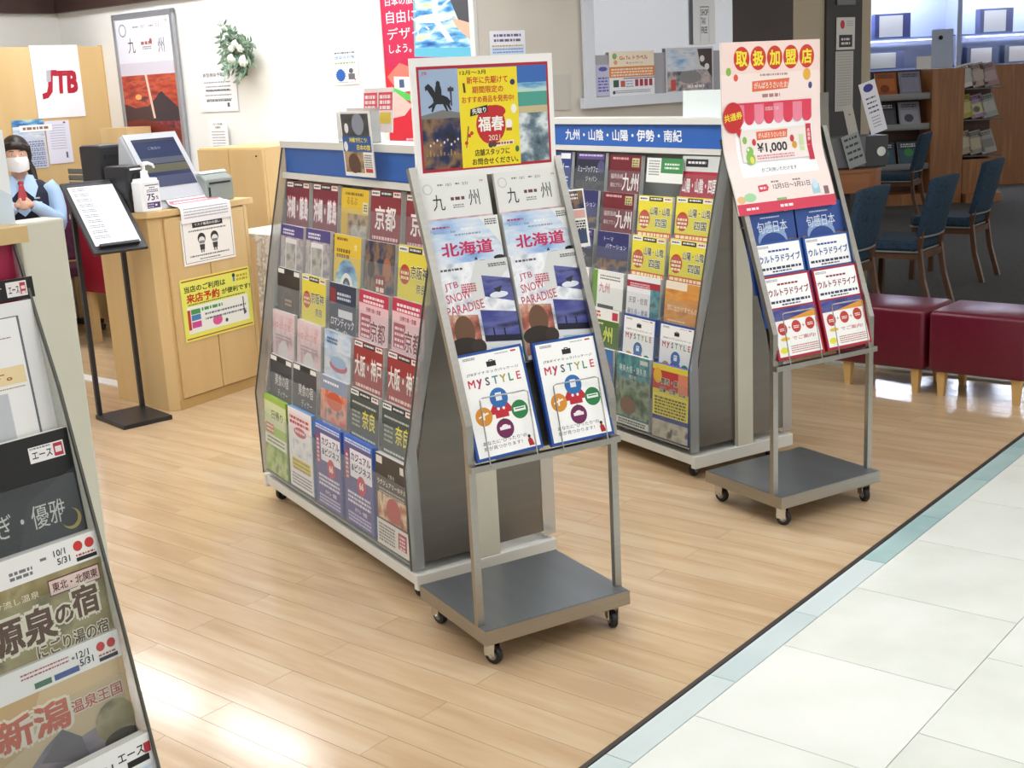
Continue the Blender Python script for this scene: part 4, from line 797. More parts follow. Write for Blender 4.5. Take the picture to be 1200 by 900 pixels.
# notices on the doors
e = [('r', '2a2a2c', .22, .80, .80, .93), T('マスク着用のお願い', 'f4f4f4', .51, .865, .065, b=.02, fw=.50), ('l', '6a6a6c', .14, .75, .86, .03, 1, .03)]
for x in (.37, .62):
    e += [('e', '2c2c2e', x, .55, .075, .075), ('e', 'e8e8e8', x, .51, .058, .05), ('r', '8a8a8e', x-.05, .44, x+.05, .50), ('p', '3a3a3c', [(x-.05, .42), (x+.05, .42), (x+.04, .30), (x-.04, .30)]), ('r', '3a3a3c', x-.03, .24, x-.01, .31), ('r', '3a3a3c', x+.01, .24, x+.03, .31)]
e += [('l', '6a6a6c', .12, .20, .88, .03, 1, .03), ('l', '6a6a6c', .3, .12, .7, .025, 1, .03)]
for a, b, c, d in ((.03, .05, .97, .06), (.03, .95, .97, .96), (.03, .05, .038, .96), (.962, .05, .97, .96)): e.append(('r', '5a5a5e', a, b, c, d))
sheet('mask_notice', 'white notice with two masked cartoon children taped to the cabinet', 'notice', .385, .24, e, onk(.12, -.018, .745), thick=.001)
e = [('r', 'a8402c', .02, .955, .98, .975), ('r', 'a8402c', .02, .03, .98, .05), T('当店のご利用は', '2c3a20', .34, .83, .10, b=.04, fw=.58), T('来店予約', 'c03a20', .30, .68, .14, b=.05, fw=.46), T('が便利です!', '2c3a20', .78, .68, .09, b=.04, fw=.42), ('l', '6a7a30', .08, .59, .9, .02, 1, .03),
     ('r', 'eef2ee', .06, .12, .94, .55), ('r', 'c03a30', .06, .18, .10, .50), ('r', '4a9a5a', .11, .42, .24, .50), ('r', '4a88c0', .11, .32, .24, .41), ('r', 'd0509a', .11, .20, .24, .30), ('e', 'e0609a', .47, .24, .07, .05), ('l', '4a9a5a', .26, .50, .56, .05, 1, .05), ('l', '6a7a8a', .30, .40, .9, .03, 2, .08),
     ('r', '5a3a3a', .86, .22, .875, .52), ('e', '3a4a6a', .60, .20, .02, .02), ('e', '3a4a6a', .88, .26, .02, .02), ('e', '2c2c2c', .76, .90, .022, .022), ('r', '4a88c0', .745, .80, .775, .875), ('l', 'c0a030', .80, .90, .96, .04, 2, .06)]
sheet('reservation_poster', 'yellow-green poster with red kanji about store reservations on the cabinet doors', 'poster', .525, .33, e, onk(.07, -.018, .35), thick=.001, base='e6e86a')
# screen device
t = thing('screen_kiosk', 'grey sloped touch-screen terminal on the wooden cabinet', 'screen', K.w(.075, .055, 1.047), K.a)
dv = mat('device_grey', 'b9bcc2', .4)
b = MB(); prof = [(0, 0), (.24, 0), (.26, .20), (.235, .37), (.215, .375), (.02, .04)]
b.ext_x(dv, prof, -.02, .36); bevel(b.build('housing', t), .006)
M = Matrix.Translation((.165, .02, .04)) @ Matrix.Rotation(-math.atan2(.195, .335), 4, 'X')
def on(mb, name, par):
    o = mb.build(name, par); o.matrix_local = M; return o
on(MB().box(dv, -.18, .19, -.012, -.002, .0, .39), 'bezel', t)
scr = mat('screen_glass', '2d3550', .12, emit=.25)
on(MB().box(scr, -.145, .155, -.0145, -.012, .075, .355), 'display', t)
sc = printed(.30, .28, [('r', '20263c', 0, .94, 1, 1), T('ご来店の', '7a86a8', .42, .80, .06, fw=.3), ('r', '51503c', .0, .30, 1, .46), ('r', '444a5a', .0, .48, 1, .60), ('r', '39405c', 0, 0, 1, .22)])
o = sc.build('screen_image', t); o.matrix_local = M @ Matrix.Translation((-.145, -.0148, .075))
# paper draped over the cabinet's front edge
pts = [(.075, 1.10), (.05, 1.068), (.02, 1.058), (-.012, 1.055), (-.024, 1.045), (-.027, 1.02), (-.026, .965)]
SLK = [0]
for a, b_ in zip(pts, pts[1:]): SLK.append(SLK[-1]+math.dist(a, b_))
def drape(x, s, l):
    s = SLK[-1]-s; s = min(max(s, 0), SLK[-1])
    for i in range(len(SLK)-1):
        if s <= SLK[i+1]+1e-9: break
    f = (s-SLK[i])/(SLK[i+1]-SLK[i]); a, b_ = pts[i], pts[i+1]; dy, dz = b_[0]-a[0], b_[1]-a[1]; L = math.hypot(dy, dz)
    return (x, a[0]+dy*f+l*dz/L, a[1]+dz*f-l*dy/L+.0006)
e = [('r', 'd87888', .02, .72, .98, .88), ('l', 'f6dfe2', .1, .84, .9, .05, 1, .06), ('r', '9aa8a8', .04, .56, .96, .62), ('l', '9aa0b0', .06, .46, .94, .03, 5, .075)]
o = printed(.37, SLK[-1], e, path=drape, base='f3f3f5').build('draped_sheet'); o.matrix_world = K.M @ Matrix.Translation((.125, 0, 0))
tag(o, 'white printed sheet with pink stripe hanging over the cabinet front edge', 'sheet')
# hand gel
t = thing('pump_bottle', 'white alcohol hand-gel pump bottle with a 75% label', 'bottle', K.w(.0, .07, 1.047), K.a)
wp = mat('white_plastic', 'eceef0', .35)
m = MB(); m.prism(wp, [(-.055, -.04), (.055, -.04), (.065, -.03), (.065, .03), (.055, .04), (-.055, .04), (-.065, .03), (-.065, -.03)], 0, .155, bev=.006)
m.prism(wp, [(-.05, -.035), (.05, -.035), (.05, .035), (-.05, .035)], .150, .168, bev=.004); m.lathe(wp, [(.02, .165), (.02, .185), (.016, .19)], 14)
m.build('bottle_body', t)
m = MB(); m.lathe(wp, [(.019, .18), (.019, .205), (.009, .208), (.008, .235)], 14); m.tube(wp, [(-.012, 0, .238), (.03, 0, .242), (.058, -.004, .232), (.066, -.006, .215)], [.011, .009, .007, .005], 8); m.build('pump', t)
o = printed(.10, .125, [('r', '5a5f6c', .04, .93, .96, .97), ('l', '4a4466', .3, .87, .7, .04, 1, .05), ('l', '4a4466', .12, .78, .9, .04, 2, .07), T('75', '463c6c', .36, .47, .26, b=.03, fw=.5), T('%', '463c6c', .78, .43, .15, b=.02), ('r', '4b3f7a', .06, .02, .94, .26), ('l', 'd8d4ea', .1, .2, .5, .04, 2, .1), ('e', 'f0f0f4', .66, .14, .08, .05)], base='f2f2f6').build('bottle_label', t); o.location = (-.046, -.0403, .015)
# speaker
t = thing('loudspeaker', 'black box loudspeaker with a white strip, seen just left of the hand gel bottle', 'speaker', K.w(-.018, .17, 1.047), K.a)
m = MB().box(black_metal, -.065, .062, -.06, .10, 0, .235); bevel(m.build('enclosure', t), .012)
MB().lathe(black_rub, [(.030, 0), (.055, .004), (.060, .010), (.052, .008), (.02, -.004), (.004, .0)], 20, M=Matrix.Translation((0, -.062, .08)) @ Matrix.Rotation(math.pi/2, 4, 'X')).build('woofer', t)
MB().lathe(black_rub, [(.012, 0), (.026, .005), (.020, .003), (.003, .0)], 16, M=Matrix.Translation((0, -.062, .17)) @ Matrix.Rotation(math.pi/2, 4, 'X')).build('tweeter', t)
MB().box(paper, -.04, .035, -.066, -.062, .212, .221).build('label_strip', t)
t = thing('loudspeaker', 'taller black loudspeaker behind the first one, beside the screen', 'speaker', K.w(.055, .40, 1.047), K.a)
bevel(MB().box(black_metal, -.085, .075, -.05, .10, 0, .34).build('enclosure', t), .015)
MB().box(black_rub, -.05, .05, -.054, -.049, .27, .29).build('port', t)
# printer
t = thing('receipt_printer', 'small grey printer at the right end of the cabinet', 'printer', K.w(.50, .16, 1.047), K.a)
pg = mat('printer_grey', '8e9794', .45)
m = MB(); m.ext_x(pg, [(-.11, 0), (.12, 0), (.12, .12), (-.07, .15), (-.11, .12)], -.095, .115); bevel(m.build('housing', t), .008)
m = MB(); m.ext_x(mat('printer_lid', 'e2e4e2', .4), [(-.075, .151), (.12, .122), (.12, .145), (-.06, .165)], -.09, .11); bevel(m.build('lid', t), .004)
MB().box(black_rub, -.07, .09, -.113, -.108, .095, .105).build('paper_slot', t)
MB().box(black_rub, -.078, -.066, -.113, -.108, .03, .08).build('side_button', t)
brochure('greennote', K, .36, .27, 1.047, .15, .20, .004, 8, 'small white leaflet behind the printer', 'papers around the cabinet', name='leaflet')
# black pole stand with menu board
S_ = Fr((-1.951, 6.033, 0), 40.9)
t = thing('menu_stand', 'black two-post floor stand holding a sloped board with a white list', 'stand', S_.o, S_.a)
bevel(MB().box(black_metal, 0, .264, 0, .34, 0, .024).build('base_plate', t), .003)
for x in (.014, .25):
    MB().bar(black_metal, [(x, .315, .02), (x, .315, 1.165)], .022, .022).build('post', t)
BM = Matrix.Translation((-.025, .03, .885)) @ Matrix.Rotation(-A(43), 4, 'X')
o = MB().box(black_metal, 0, .285, -.004, .014, 0, .455).build('board', t); o.matrix_local = BM; bevel(o, .006)
o = MB().box(black_metal, .04, .245, -.024, -.004, .028, .042).build('paper_ledge', t); o.matrix_local = BM
o = MB().box(mat('board_grey_strip', '3a3b42', .4), .03, .255, -.006, -.004, .415, .435).build('clip_strip', t); o.matrix_local = BM
e = [('l', '9aa0a8', .06, .96-.03*i, .94, .006, 1, .01) for i in range(30)]+[('r', 'a8acb4', x, .04, x+.004, .97) for x in (.25, .5, .75)]+[('l', '6a6e78', .08, .97-.09*i, .4, .012, 2, .03) for i in range(10)]
sheet('list_sheet', 'white table list lying on the sloped black menu stand', 'sheet', .235, .375, e, S_.M @ BM @ Matrix.Translation((.025, -.0062, .044)), thick=.001, base='e8eaee')

# desk with crimson front, white cabinet under it
crim = noisy('crimson_panel', ['8a1428', '94182e'], 4, .5)
DK = Fr((-2.60, 8.22, 0), 140.2)
t = thing('service_desk', 'service desk with a crimson front panel on wooden legs, behind the menu stand', 'desk', DK.o, DK.a)
MB().box(crim, -.02, .37, -.0, .02, .36, .85).build('front_panel', t)
MB().box(mat('desk_top', 'd9d6cf', .4), -.62, .38, -.40, .03, .85, .88).build('desk_top', t)
for x in (-.56, .0, .30):
    for y in (-.05, -.38): MB().box(beech, x, x+.05, y, y+.05, 0, .85).build('leg', t)
t = thing('drawer_cabinet', 'white drawer unit standing under the crimson desk', 'cabinet', DK.w(.10, -.12), DK.a)
MB().box(white_paint, 0, .22, -.24, -.03, .03, .60).build('carcass', t); MB().box(black_rub, .005, .215, -.23, -.04, 0, .03).build('plinth', t)
for k_ in range(3): MB().box(white_paint, .005, .215, -.03, -.024, .04+.187*k_, .222+.187*k_).build('drawer', t)
# wait: +y of this frame faces the customer side once turned, so drawers show

# maroon office chair behind the desk
CH = Fr((-3.10, 8.86, 0), 200)
t = thing('office_chair', 'maroon-purple office chair back to the right of the staff member', 'chair', CH.o, CH.a)
vio = noisy('plum_fabric', ['5a2a44', '6a3450'], 20, .8)
bevel(MB().box(vio, -.2, .2, .18, .25, .55, 1.0).build('backrest', t), .02)
bevel(MB().box(vio, -.2, .2, -.2, .18, .42, .49).build('seat', t), .02)
MB().tube(chrome, [(0, 0, .08), (0, 0, .42)], .025).build('gas_column', t)
for k_ in range(5):
    a = k_*2*math.pi/5; MB().bar(black_metal, [(0, 0, .09), (.22*math.cos(a), .22*math.sin(a), .04)], .04, .025, up=Vector((0, 0, 1))).build('foot', t)

# wooden screen wall with the sign
E0 = Vector((-2.944, 9.38, 0)); PN = Fr(E0, 50.2)
t = thing('wood_partition', 'light wood partition panel behind the staff member', 'partition', PN.o, PN.a)
MB().box(beech, -1.9, .13, 0, .04, 0, 2.0).build('panel', t)
for x in (-1.9, .115): MB().box(beech_e, x, x+.018, -.004, .044, 0, 2.005).build('edge_strip', t)
e = [T('JTB', 'b02238', .60, .49, .27, b=.07, fw=.50, skew=.12), ('p', 'b02238', [(.16, .27), (.34, .31), (.40, .62), (.33, .62), (.29, .40), (.16, .34)]), ('p', 'b4b6be', [(.24, .44), (.35, .44), (.37, .64), (.26, .63)])]
e = [T('TB', 'b02238', .67, .49, .28, b=.075, fw=.46, skew=.10), ('p', 'b02238', [(.14, .26), (.26, .28), (.36, .36), (.41, .60), (.31, .60), (.28, .44), (.24, .36), (.14, .34)]), ('p', 'b4b6be', [(.26, .50), (.35, .50), (.38, .66), (.28, .66)]), ('p', 'b02238', [(.38, .66), (.5, .66), (.48, .58), (.36, .58)])]
sheet('wall_sign', 'white square sign with red JTB logo on the wood partition', 'sign', .375, .50, e, place(PN, -.46, -.006, 1.51), thick=.004, base='eff1f6')
e = [('l', '8a8ea0', .15, .90-.06*i, .8, .012, 1, .02) for i in range(10)]+[('r', 'a04a6a', .75, .93, .85, .97), ('r', '5a5f70', .72, .12, .80, .26)]
sheet('memo', 'pale lilac letter pinned below the JTB sign', 'notice', .19, .30, e, place(PN, -.42, -.006, 1.19), thick=.001, base='dfe1f2')
e = [('r', '@sea', .0, .86, 1, 1), ('r', 'dfe4ee', .0, .80, 1, .86), ('r', '@sky', .0, .62, 1, .78)]+[('l', '7a86a8', .06, .56-.09*i, .94, .03, 2, .05) for i in range(6)]
sheet('schedule_poster', 'blue and grey poster partly behind the staff member head', 'poster', .24, .34, e, place(PN, -.67, -.006, 1.17), thick=.001, base='c8cede')
sheet('paper_strip', 'narrow white paper strip across the posters on the wood partition', 'notice', .25, .045, [('l', '8a6a6a', .1, .7, .9, .4, 1, .1)], place(PN, -.62, -.009, 1.425), thick=.001)
# low shelf unit with paper trays in front of the partition
t = thing('document_trays', 'stack of grey document trays at the foot of the wood partition', 'trays', PN.w(-.36, -.45, 1.04), PN.a)
for k_ in range(3):
    MB().box(mat('tray_grey', '7f8688', .5), -.12, .12, -.13, .13, .045*k_, .045*k_+.008).box(mat('tray_grey', '7f8688', .5), -.12, -.112, -.13, .13, .045*k_, .045*k_+.035).box(mat('tray_grey', '7f8688', .5), .112, .12, -.13, .13, .045*k_, .045*k_+.035).build('tray', t)
MB().box(paper, -.10, .10, -.12, .12, .099, .118).build('paper_stack', t)
t = thing('low_cabinet', 'low light wood cabinet behind the loudspeakers', 'cabinet', PN.w(-.32, -.62), PN.a)
MB().box(beech, .12, .36, 0, .35, 0, 1.02).build('carcass', t); MB().box(beech, .10, .38, -.01, .36, 1.02, 1.04).build('top_board', t)
MB().box(beech, .16, .36, .02, .34, 1.04, 1.42).build('hutch', t)

# ================================================================== MAIN WALL
WB = Fr(MP, -39.8)    # x along the back wall to the right, -y towards the room
# tall framed poster
t = thing('framed_poster', 'tall poster with a red volcano sunset in a rounded aluminium frame', 'poster', WB.w(-.945, -.03, 1.05), WB.a)
al = mat('frame_aluminium', 'a9acb4', .35, .7)
for x0, x1, z0, z1 in ((-.355, -.32, 0, 1.15), (.32, .355, 0, 1.15), (-.355, .355, 1.11, 1.15), (-.355, .355, 0, .035)):
    bevel(MB().box(al, x0, x1, -.012, .02, z0, z1).build('frame_bar', t), .006)
e = [('r', 'dfe0ea', 0, .72, 1, 1), ('r', 'd0cbd8', 0, .62, 1, .72), ('r', '@sunset', 0, .36, 1, .64), ('p', '4a3436', [(0, .46), (.2, .43), (.45, .44), (.62, .50), (.70, .53), (.82, .49), (1, .42), (1, .2), (0, .2)]), ('p', '3c3238', [(.5, .42), (.66, .52), (.72, .53), (1, .40), (1, .30), (.5, .30)]),
     ('r', '@wine', 0, .0, 1, .34), ('p', 'e8c8b8', [(.44, .64), (.48, .64), (.56, .36), (.52, .36)]), ('e', 'f6b060', .28, .50, .06, .03), ('p', '7a3028', [(0, .34), (.3, .36), (1, .28), (1, .22), (0, .26)]),
     T('10/1', '5a5a66', .50, .945, .022), T('3/31', '5a5a66', .78, .945, .022), ('l', '6a6a78', .32, .95, .42, .01, 1, .02), ('l', '6a6a78', .62, .95, .70, .01, 1, .02), T('JTB', '5a5a66', .92, .965, .018, b=.02), ('e', '8a8a98', .12, .93, .07, .07), ('e', 'dfe0ea', .12, .93, .055, .055),
     T('九', '26262a', .26, .83, .095, sx=.8), T('州', '26262a', .80, .82, .095, sx=.75), ('l', 'a05a50', .44, .85, .64, .02, 1, .03), ('e', 'a04a3a', .62, .85, .025, .03), ('l', '8a8a98', .46, .82, .62, .008, 2, .012)]
for x, z, c in ((.36, .20, '7ab0e0'), (.70, .18, 'e88a80'), (.22, .10, 'a8c82a'), (.54, .08, '5a3a8a'), (.86, .09, 'eef0f6'), (.36, .14, '8a6a50'), (.76, .05, '3a5ac0')):
    e.append(('p', c, [(x+.1*math.cos(a), z+.04*math.sin(a)) for a in [math.pi/6+i*math.pi/3 for i in range(6)]]))
e += [('e', '4a5068', .82, .085, .035, .035), ('e', '4a5068', .91, .085, .035, .035), ('p', '3a2a6a', [(.48, .09), (.6, .09), (.6, .05), (.48, .05)])]
o = printed(.64, 1.075, e, base='dfe0ea').build('poster_sheet', t); o.location = (-.32, -.004, .035)
MB().box(white_paint, -.32, .32, -.002, .015, .03, 1.12).build('backing', t)
# wall flowers
t = thing('wall_bouquet', 'bouquet of white artificial flowers with grey-green leaves on the white wall', 'flowers', WB.w(.13, -.02, 1.86), WB.a)
leafm = noisy('eucalyptus_leaf', ['5c7a60', '86a088', '40604a', 'a0b4a0'], 12, .6, rand=.3)
white_f = mat('white_petal', 'e9efe4', .5)
rr = random.Random(5)
lf = MB()
def leaf(mb, p, d, L, w, m):
    d = d.normalized(); s = d.cross(Vector((0, -1, .2))).normalized()*w; n_ = d.cross(s).normalized()*L*.08
    mb.add([p, p+d*L*.35+s+n_, p+d*L*.7+s*.7+n_, p+d*L, p+d*L*.7-s*.7+n_, p+d*L*.35-s+n_, p+d*L*.5-n_*.5], [(0, 1, 6), (1, 2, 6), (2, 3, 6), (3, 4, 6), (4, 5, 6), (5, 0, 6)], m)
for k_ in range(48):
    a = rr.uniform(0, 2*math.pi); L = rr.uniform(.10, .22); dirv = Vector((math.cos(a)*.75, -rr.uniform(.1, .5), math.sin(a)*.9+.15))
    p0 = Vector((rr.uniform(-.03, .03), -.03, rr.uniform(-.05, .05)))
    st = [p0+dirv*L*f/4+Vector((0, 0, -.02*(f/4)**2)) for f in range(5)]
    mb = MB(); mb.tube(leafm, st, .0015, 4)
    for f in range(1, 5):
        for sg in (-1, 1): leaf(mb, st[f], (dirv.normalized()*.6+Vector((-dirv.z, -.2, dirv.x))*sg), rr.uniform(.04, .065), .012, leafm)
    mb.build('sprig', t)
for (x, z, r) in ((-.055, -.03, .035), (.065, -.05, .042), (.0, .06, .030), (-.04, .035, .026), (.05, .03, .028)):
    mb = MB()
    for k_ in range(14):
        a = k_*2.4; rad = r*(.25+.75*k_/14)
        c = Vector((x+rad*.7*math.cos(a), -.10+.02*k_/14, z+rad*.7*math.sin(a)))
        mb.ball(white_f, c, (r*.42, r*.25, r*.42), 8, 5)
    mb.build('blossom', t, smooth=True)
mb = MB(); mb.tube(mat('stem_brown', '5a5038', .7), [(-.01, -.03, -.06), (.0, -.02, -.14)], [.02, .012], 8); mb.build('stem_bundle', t)
e = [T('新型感染予防対策', '3a3a40', .5, .86, .09, b=.02, fw=.72)]+[('l', '8a8a92', .15+.03*(i % 3), .70-.10*i, .85, .03, 1, .03) for i in range(5)]+[('l', '3a3a40', .18, .52, .82, .035, 1, .03), ('l', '3a3a40', .18, .27, .82, .035, 1, .03), ('r', '5a5a62', .72, .10, .78, .20)]
sheet('wall_notice', 'white landscape notice taped under the flowers', 'notice', .40, .28, e, place(WB, -.42, -.006, 1.50), thick=.001, base='f4f4f5')
e = [T('グループのお客様', '3a3a40', .5, .88, .05, b=.02, fw=.5), T('店舗案内', '3a3a40', .5, .80, .05, b=.02)]+[('l', '8a8a92', .15, .70-.07*i, .85, .02, 1, .03) for i in range(7)]+[('l', '6a6a72', .15, .12, .8, .02, 2, .04)]
sheet('wall_notice', 'white portrait notice with small print below the landscape one', 'notice', .20, .27, e, place(WB, -.33, -.03, 1.18), thick=.001, base='f0f0f2')
e = [('l', '6a6a70', .1, .96, .9, .05, 1, .05), T('感染症対策', '4a86b0', .5, .80, .10, b=.02, fw=.8), ('l', '8ab070', .1, .66, .9, .05, 1, .06), ('e', '2f62b0', .30, .28, .17, .17), ('e', '5a5a60', .72, .40, .09, .07), ('r', '6a6a70', .60, .14, .86, .32), ('e', 'd05a5a', .86, .14, .03, .03), ('l', '9a9aa0', .1, .08, .9, .03, 1, .05)]
e += [('p', '2f62b0', [(.30+.22*math.cos(a)*(1 if i % 2 else .78), .28+.22*.85*math.sin(a)*(1 if i % 2 else .78)) for i, a in enumerate([k_*math.pi/14 for k_ in range(28)])])]
sheet('wall_notice', 'white notice with a blue spiky badge left of the big red poster', 'notice', .22, .20, e, place(WB, .92, -.006, 1.63), thick=.001, base='f2f4f4')
# big red travel poster in a white frame
t = thing('framed_poster', 'big crimson poster of a toy plane and house in a white frame', 'poster', WB.w(1.36, -.03, 1.235), WB.a)
for x0, x1, z0, z1 in ((0, .035, 0, 1.0), (.715, .75, 0, 1.0), (0, .75, .97, 1.0), (0, .75, 0, .03)):
    bevel(MB().box(white_paint, x0, x1, -.012, .02, z0, z1).build('frame_bar', t), .004)
e = [('r', 'c02a50', 0, .0, 1, 1), ('p', 'ce2a3c', [(0, .5), (.5, .3), (1, .2), (1, 0), (0, 0)]), ('p', '5fb0c8', [(.40, 1), (1, 1), (1, .50), (.36, .53)]), ('p', '@sea', [(.42, .92), (1, .86), (1, .56), (.38, .58)]), ('p', '4a4a50', [(.80, 1), (1, 1), (1, .60), (.92, .66), (.80, .84)]),
     ('e', 'e8ecf2', .60, .745, .22, .035), ('p', 'dfe4ec', [(.60, .98), (.68, .98), (.66, .76), (.60, .76)]), ('p', 'cfd6e0', [(.58, .74), (.66, .74), (.82, .60), (.76, .60)]), ('p', 'd8d8e0', [(.70, .80), (.98, .90), (.98, .92), (.72, .82)]), ('p', 'd8a890', [(.80, .74), (1, .70), (1, .60), (.86, .68)]),
     T('日本の旅を', 'f6eaf0', .26, .865, .045, b=.01, fw=.40), T('自由に', 'f6eaf0', .24, .775, .075, b=.0, fw=.36), T('デザイン', 'f6eaf0', .34, .675, .07, b=0, fw=.56), T('しよう。', 'f6eaf0', .20, .585, .05, b=.01, fw=.26),
     ('p', 'e87a6a', [(.02, .42), (.18, .50), (.42, .44), (.30, .36), (.10, .36)]), ('p', 'f0eef0', [(.10, .42), (.34, .41), (.34, .33), (.10, .32)]), ('p', '4a5a7a', [(.16, .40), (.22, .40), (.22, .35), (.16, .35)]), ('p', '5ac05a', [(.06, .36), (.40, .28), (.42, .24), (.10, .30)]), ('p', 'e8b8b0', [(0, .28), (.1, .33), (.30, .24), (.2, .18), (0, .16)]),
     T('JTB', 'f6f0f2', .36, .145, .035, b=.03), ('l', 'f0d0d8', .2, .04, .8, .012, 1, .02)]
o = printed(.68, .94, e, base='c02a50').build('poster_sheet', t); o.location = (.035, -.004, .03)
MB().box(white_paint, .03, .72, -.002, .015, .03, .97).build('backing', t)
# upright beech cupboard against the wall and the cloth-covered table
CB = WB
t = thing('wall_cupboard', 'tall light wood cupboard against the white wall, behind the cabinet', 'cupboard', WB.w(.50, -.52), WB.a)
m = MB().box(beech, -.31, .32, 0, .50, .08, 1.29); bevel(m.build('carcass', t), .003)
MB().box(beech_e, -.30, .31, .01, .49, 0, .08).build('plinth', t)
MB().box(beech, -.305, -.005, -.018, 0, .10, 1.28).build('door', t); MB().box(beech, .0, .315, -.018, 0, .10, 1.28).build('door', t)
MB().ball(black_rub, (.265, -.022, 1.24), .006, 8, 6).build('lock', t)
# small folding table under a patterned cloth
TB = Fr((-1.25, 6.84, 0), 50)
t = thing('folding_table', 'small table whose top shows white, right of the wooden cabinet', 'table', TB.o, TB.a)
MB().box(white_paint, .0, .62, .0, .45, .82, .845).build('tabletop', t)
for x in (.03, .58):
    for y in (.03, .41): MB().bar(black_metal, [(x, y, 0), (x, y, .82)], .02, .02).build('leg', t)
cl = noisy('patterned_cloth', ['b8aca0', 'cfc6bc', 'a09488', 'd8d0c8'], 22, .9, bump=.3)
mb = MB(); n = 26; vs = []; 
for j, z in enumerate((.848, .846, .80, .70, .60, .50)):
    for i in range(n+1):
        x = -.03+.60*i/n; f = 0 if j < 2 else (j-1)/4
        vs.append((x+.01*math.sin(i*1.3)*f, (.06 if j == 0 else -.008)-.018*f*math.sin(i*.9)-.012*f, z-(.03*math.sin(i*.35)*f)))
fs = [(j*(n+1)+i, j*(n+1)+i+1, (j+1)*(n+1)+i+1, (j+1)*(n+1)+i) for j in range(5) for i in range(n)]
mb.add(vs, fs, cl); o = mb.build('tablecloth', smooth=True); o.matrix_world = TB.M; tag(o, 'grey patterned cloth hanging down the front of the small table', 'cloth')
mb = MB(); vs = []
for j, z in enumerate((.849, .82, .72, .60, .48, .36)):
    for i in range(13):
        y = -.03+.16*i/12; f = 0 if j < 1 else j/5
        vs.append((-.034-.02*f-.012*f*math.sin(i*1.1), y+.01*f*math.sin(i), z))
mb.add(vs, [(j*13+i, j*13+i+1, (j+1)*13+i+1, (j+1)*13+i) for j in range(5) for i in range(12)], cl); o = mb.build('cloth_corner', smooth=True); o.matrix_world = TB.M
tag(o, 'loose corner of patterned cloth hanging lowest beside the wooden cabinet', 'cloth')
e = [('l', '8a8aa0', .15, .92-.1*i, .85, .03, 2, .04) for i in range(3)]+[('e', '5a5a80', .35, .50, .1, .08), ('e', '5a5a80', .65, .50, .1, .08), ('l', '8a8aa0', .15, .34, .85, .03, 4, .07)]
sheet('cloth_notice', 'small pale notice pinned on the hanging tablecloth', 'notice', .17, .26, e, place(TB, .36, -.045, .56), thick=.001, base='dadaea')

# ================================================================== RIGHT WALL, COLUMN AND BOOKSHOP
WR = Fr(W0, 33)
# stainless serving window with signs
t = thing('steel_window', 'stainless steel framed window panel with a bright reflection on the greige wall', 'window panel', WR.w(.70, -.02, 1.45), WR.a)
mir = mat('mirror_steel', 'd4d8e0', .22, 1)
fr_m = mat('window_frame_white', 'd3d9e2', .3, .3)
MB().box(mir, .07, 1.2, -.008, .0, .27, .95).build('mirror_sheet', t)
MB().box(mat('lilac_grey_panel', 'a9a8b2', .4), .07, 1.2, -.016, .0, .03, .27).build('lower_panel', t)
MB().box(fr_m, .0, .07, -.03, .0, .0, .95).build('frame_bar', t)
MB().box(fr_m, -.03, 1.2, -.035, .0, -.03, .03).build('sill', t)
e = [('r', 'f2e6d0', 0, .62, 1, 1), T('Go To トラベル', 'c85a3a', .54, .86, .09, b=.04, fw=.62), T('キャンペーン', 'c85a3a', .56, .74, .05, b=.03, fw=.38), ('e', '8ab07a', .12, .90, .05, .05), ('e', 'e0a080', .14, .76, .04, .04), ('r', 'e08848', 0, .42, 1, .66), ('l', 'f6e0c8', .04, .62, .96, .04, 3, .065), ('r', '4a5a8a', .3, .38, 1, .40),
     ('r', '3a5a4a', .08, .20, .20, .36), ('r', 'c05a4a', .24, .20, .34, .34), ('l', '9aa4c8', .36, .34, .52, .03, 3, .06)]
for i in range(4): e.append(('r', 'a83a4a', .56+.105*i, .20, .635+.105*i, .36))
e += [('l', '8a8a9a', .1, .12, .9, .02, 2, .04), ('e', '4a4a6a', .09, .08, .03, .03)]
sheet('campaign_flyer', 'cream and orange travel campaign flyer on the steel window', 'flyer', .345, .255, e, place(WR, .876, -.044, 1.48), thick=.001, base='eceef4')
e = [('r', '@sky', .03, .50, .62, .96), ('r', '@castle', .03, .04, .97, .50), ('p', '4a3c40', [(.66, .96), (.97, .96), (.97, .3), (.86, .5), (.72, .6)]), ('e', 'e8e4e2', .76, .74, .05, .05), ('e', 'e8e8ea', .86, .56, .05, .05), ('r', 'd0504a', .10, .06, .20, .30), ('e', '8a8a8c', .5, .34, .24, .1), ('l', 'e8e8ec', .45, .16, .8, .06, 1, .08), ('r', 'c8d4e4', .03, .48, .5, .51)]
sheet('photo_flyer', 'framed landscape photo flyer with sky, right one on the steel window', 'flyer', .39, .27, e, place(WR, 1.312, -.044, 1.475), thick=.001, base='d4d6de')
e = [('e', '5a5ab0', .5, .86, .3, .12), ('l', '6a6ac0', .15, .60, .85, .06, 5, .1)]
sheet('blue_flyer', 'narrow lilac flyer half behind the campaign flyer', 'flyer', .11, .18, e, place(WR, .775, -.042, 1.485), thick=.001, base='c4c4dc')
e = [('e', 'd02030', .30, .80, .20, .34), ('e', 'f4f4f4', .24, .62, .05, .06), ('l', '4a4a5a', .6, .95, .95, .03, 1, .05), ('l', 'd08090', .6, .86, .95, .03, 3, .06)]
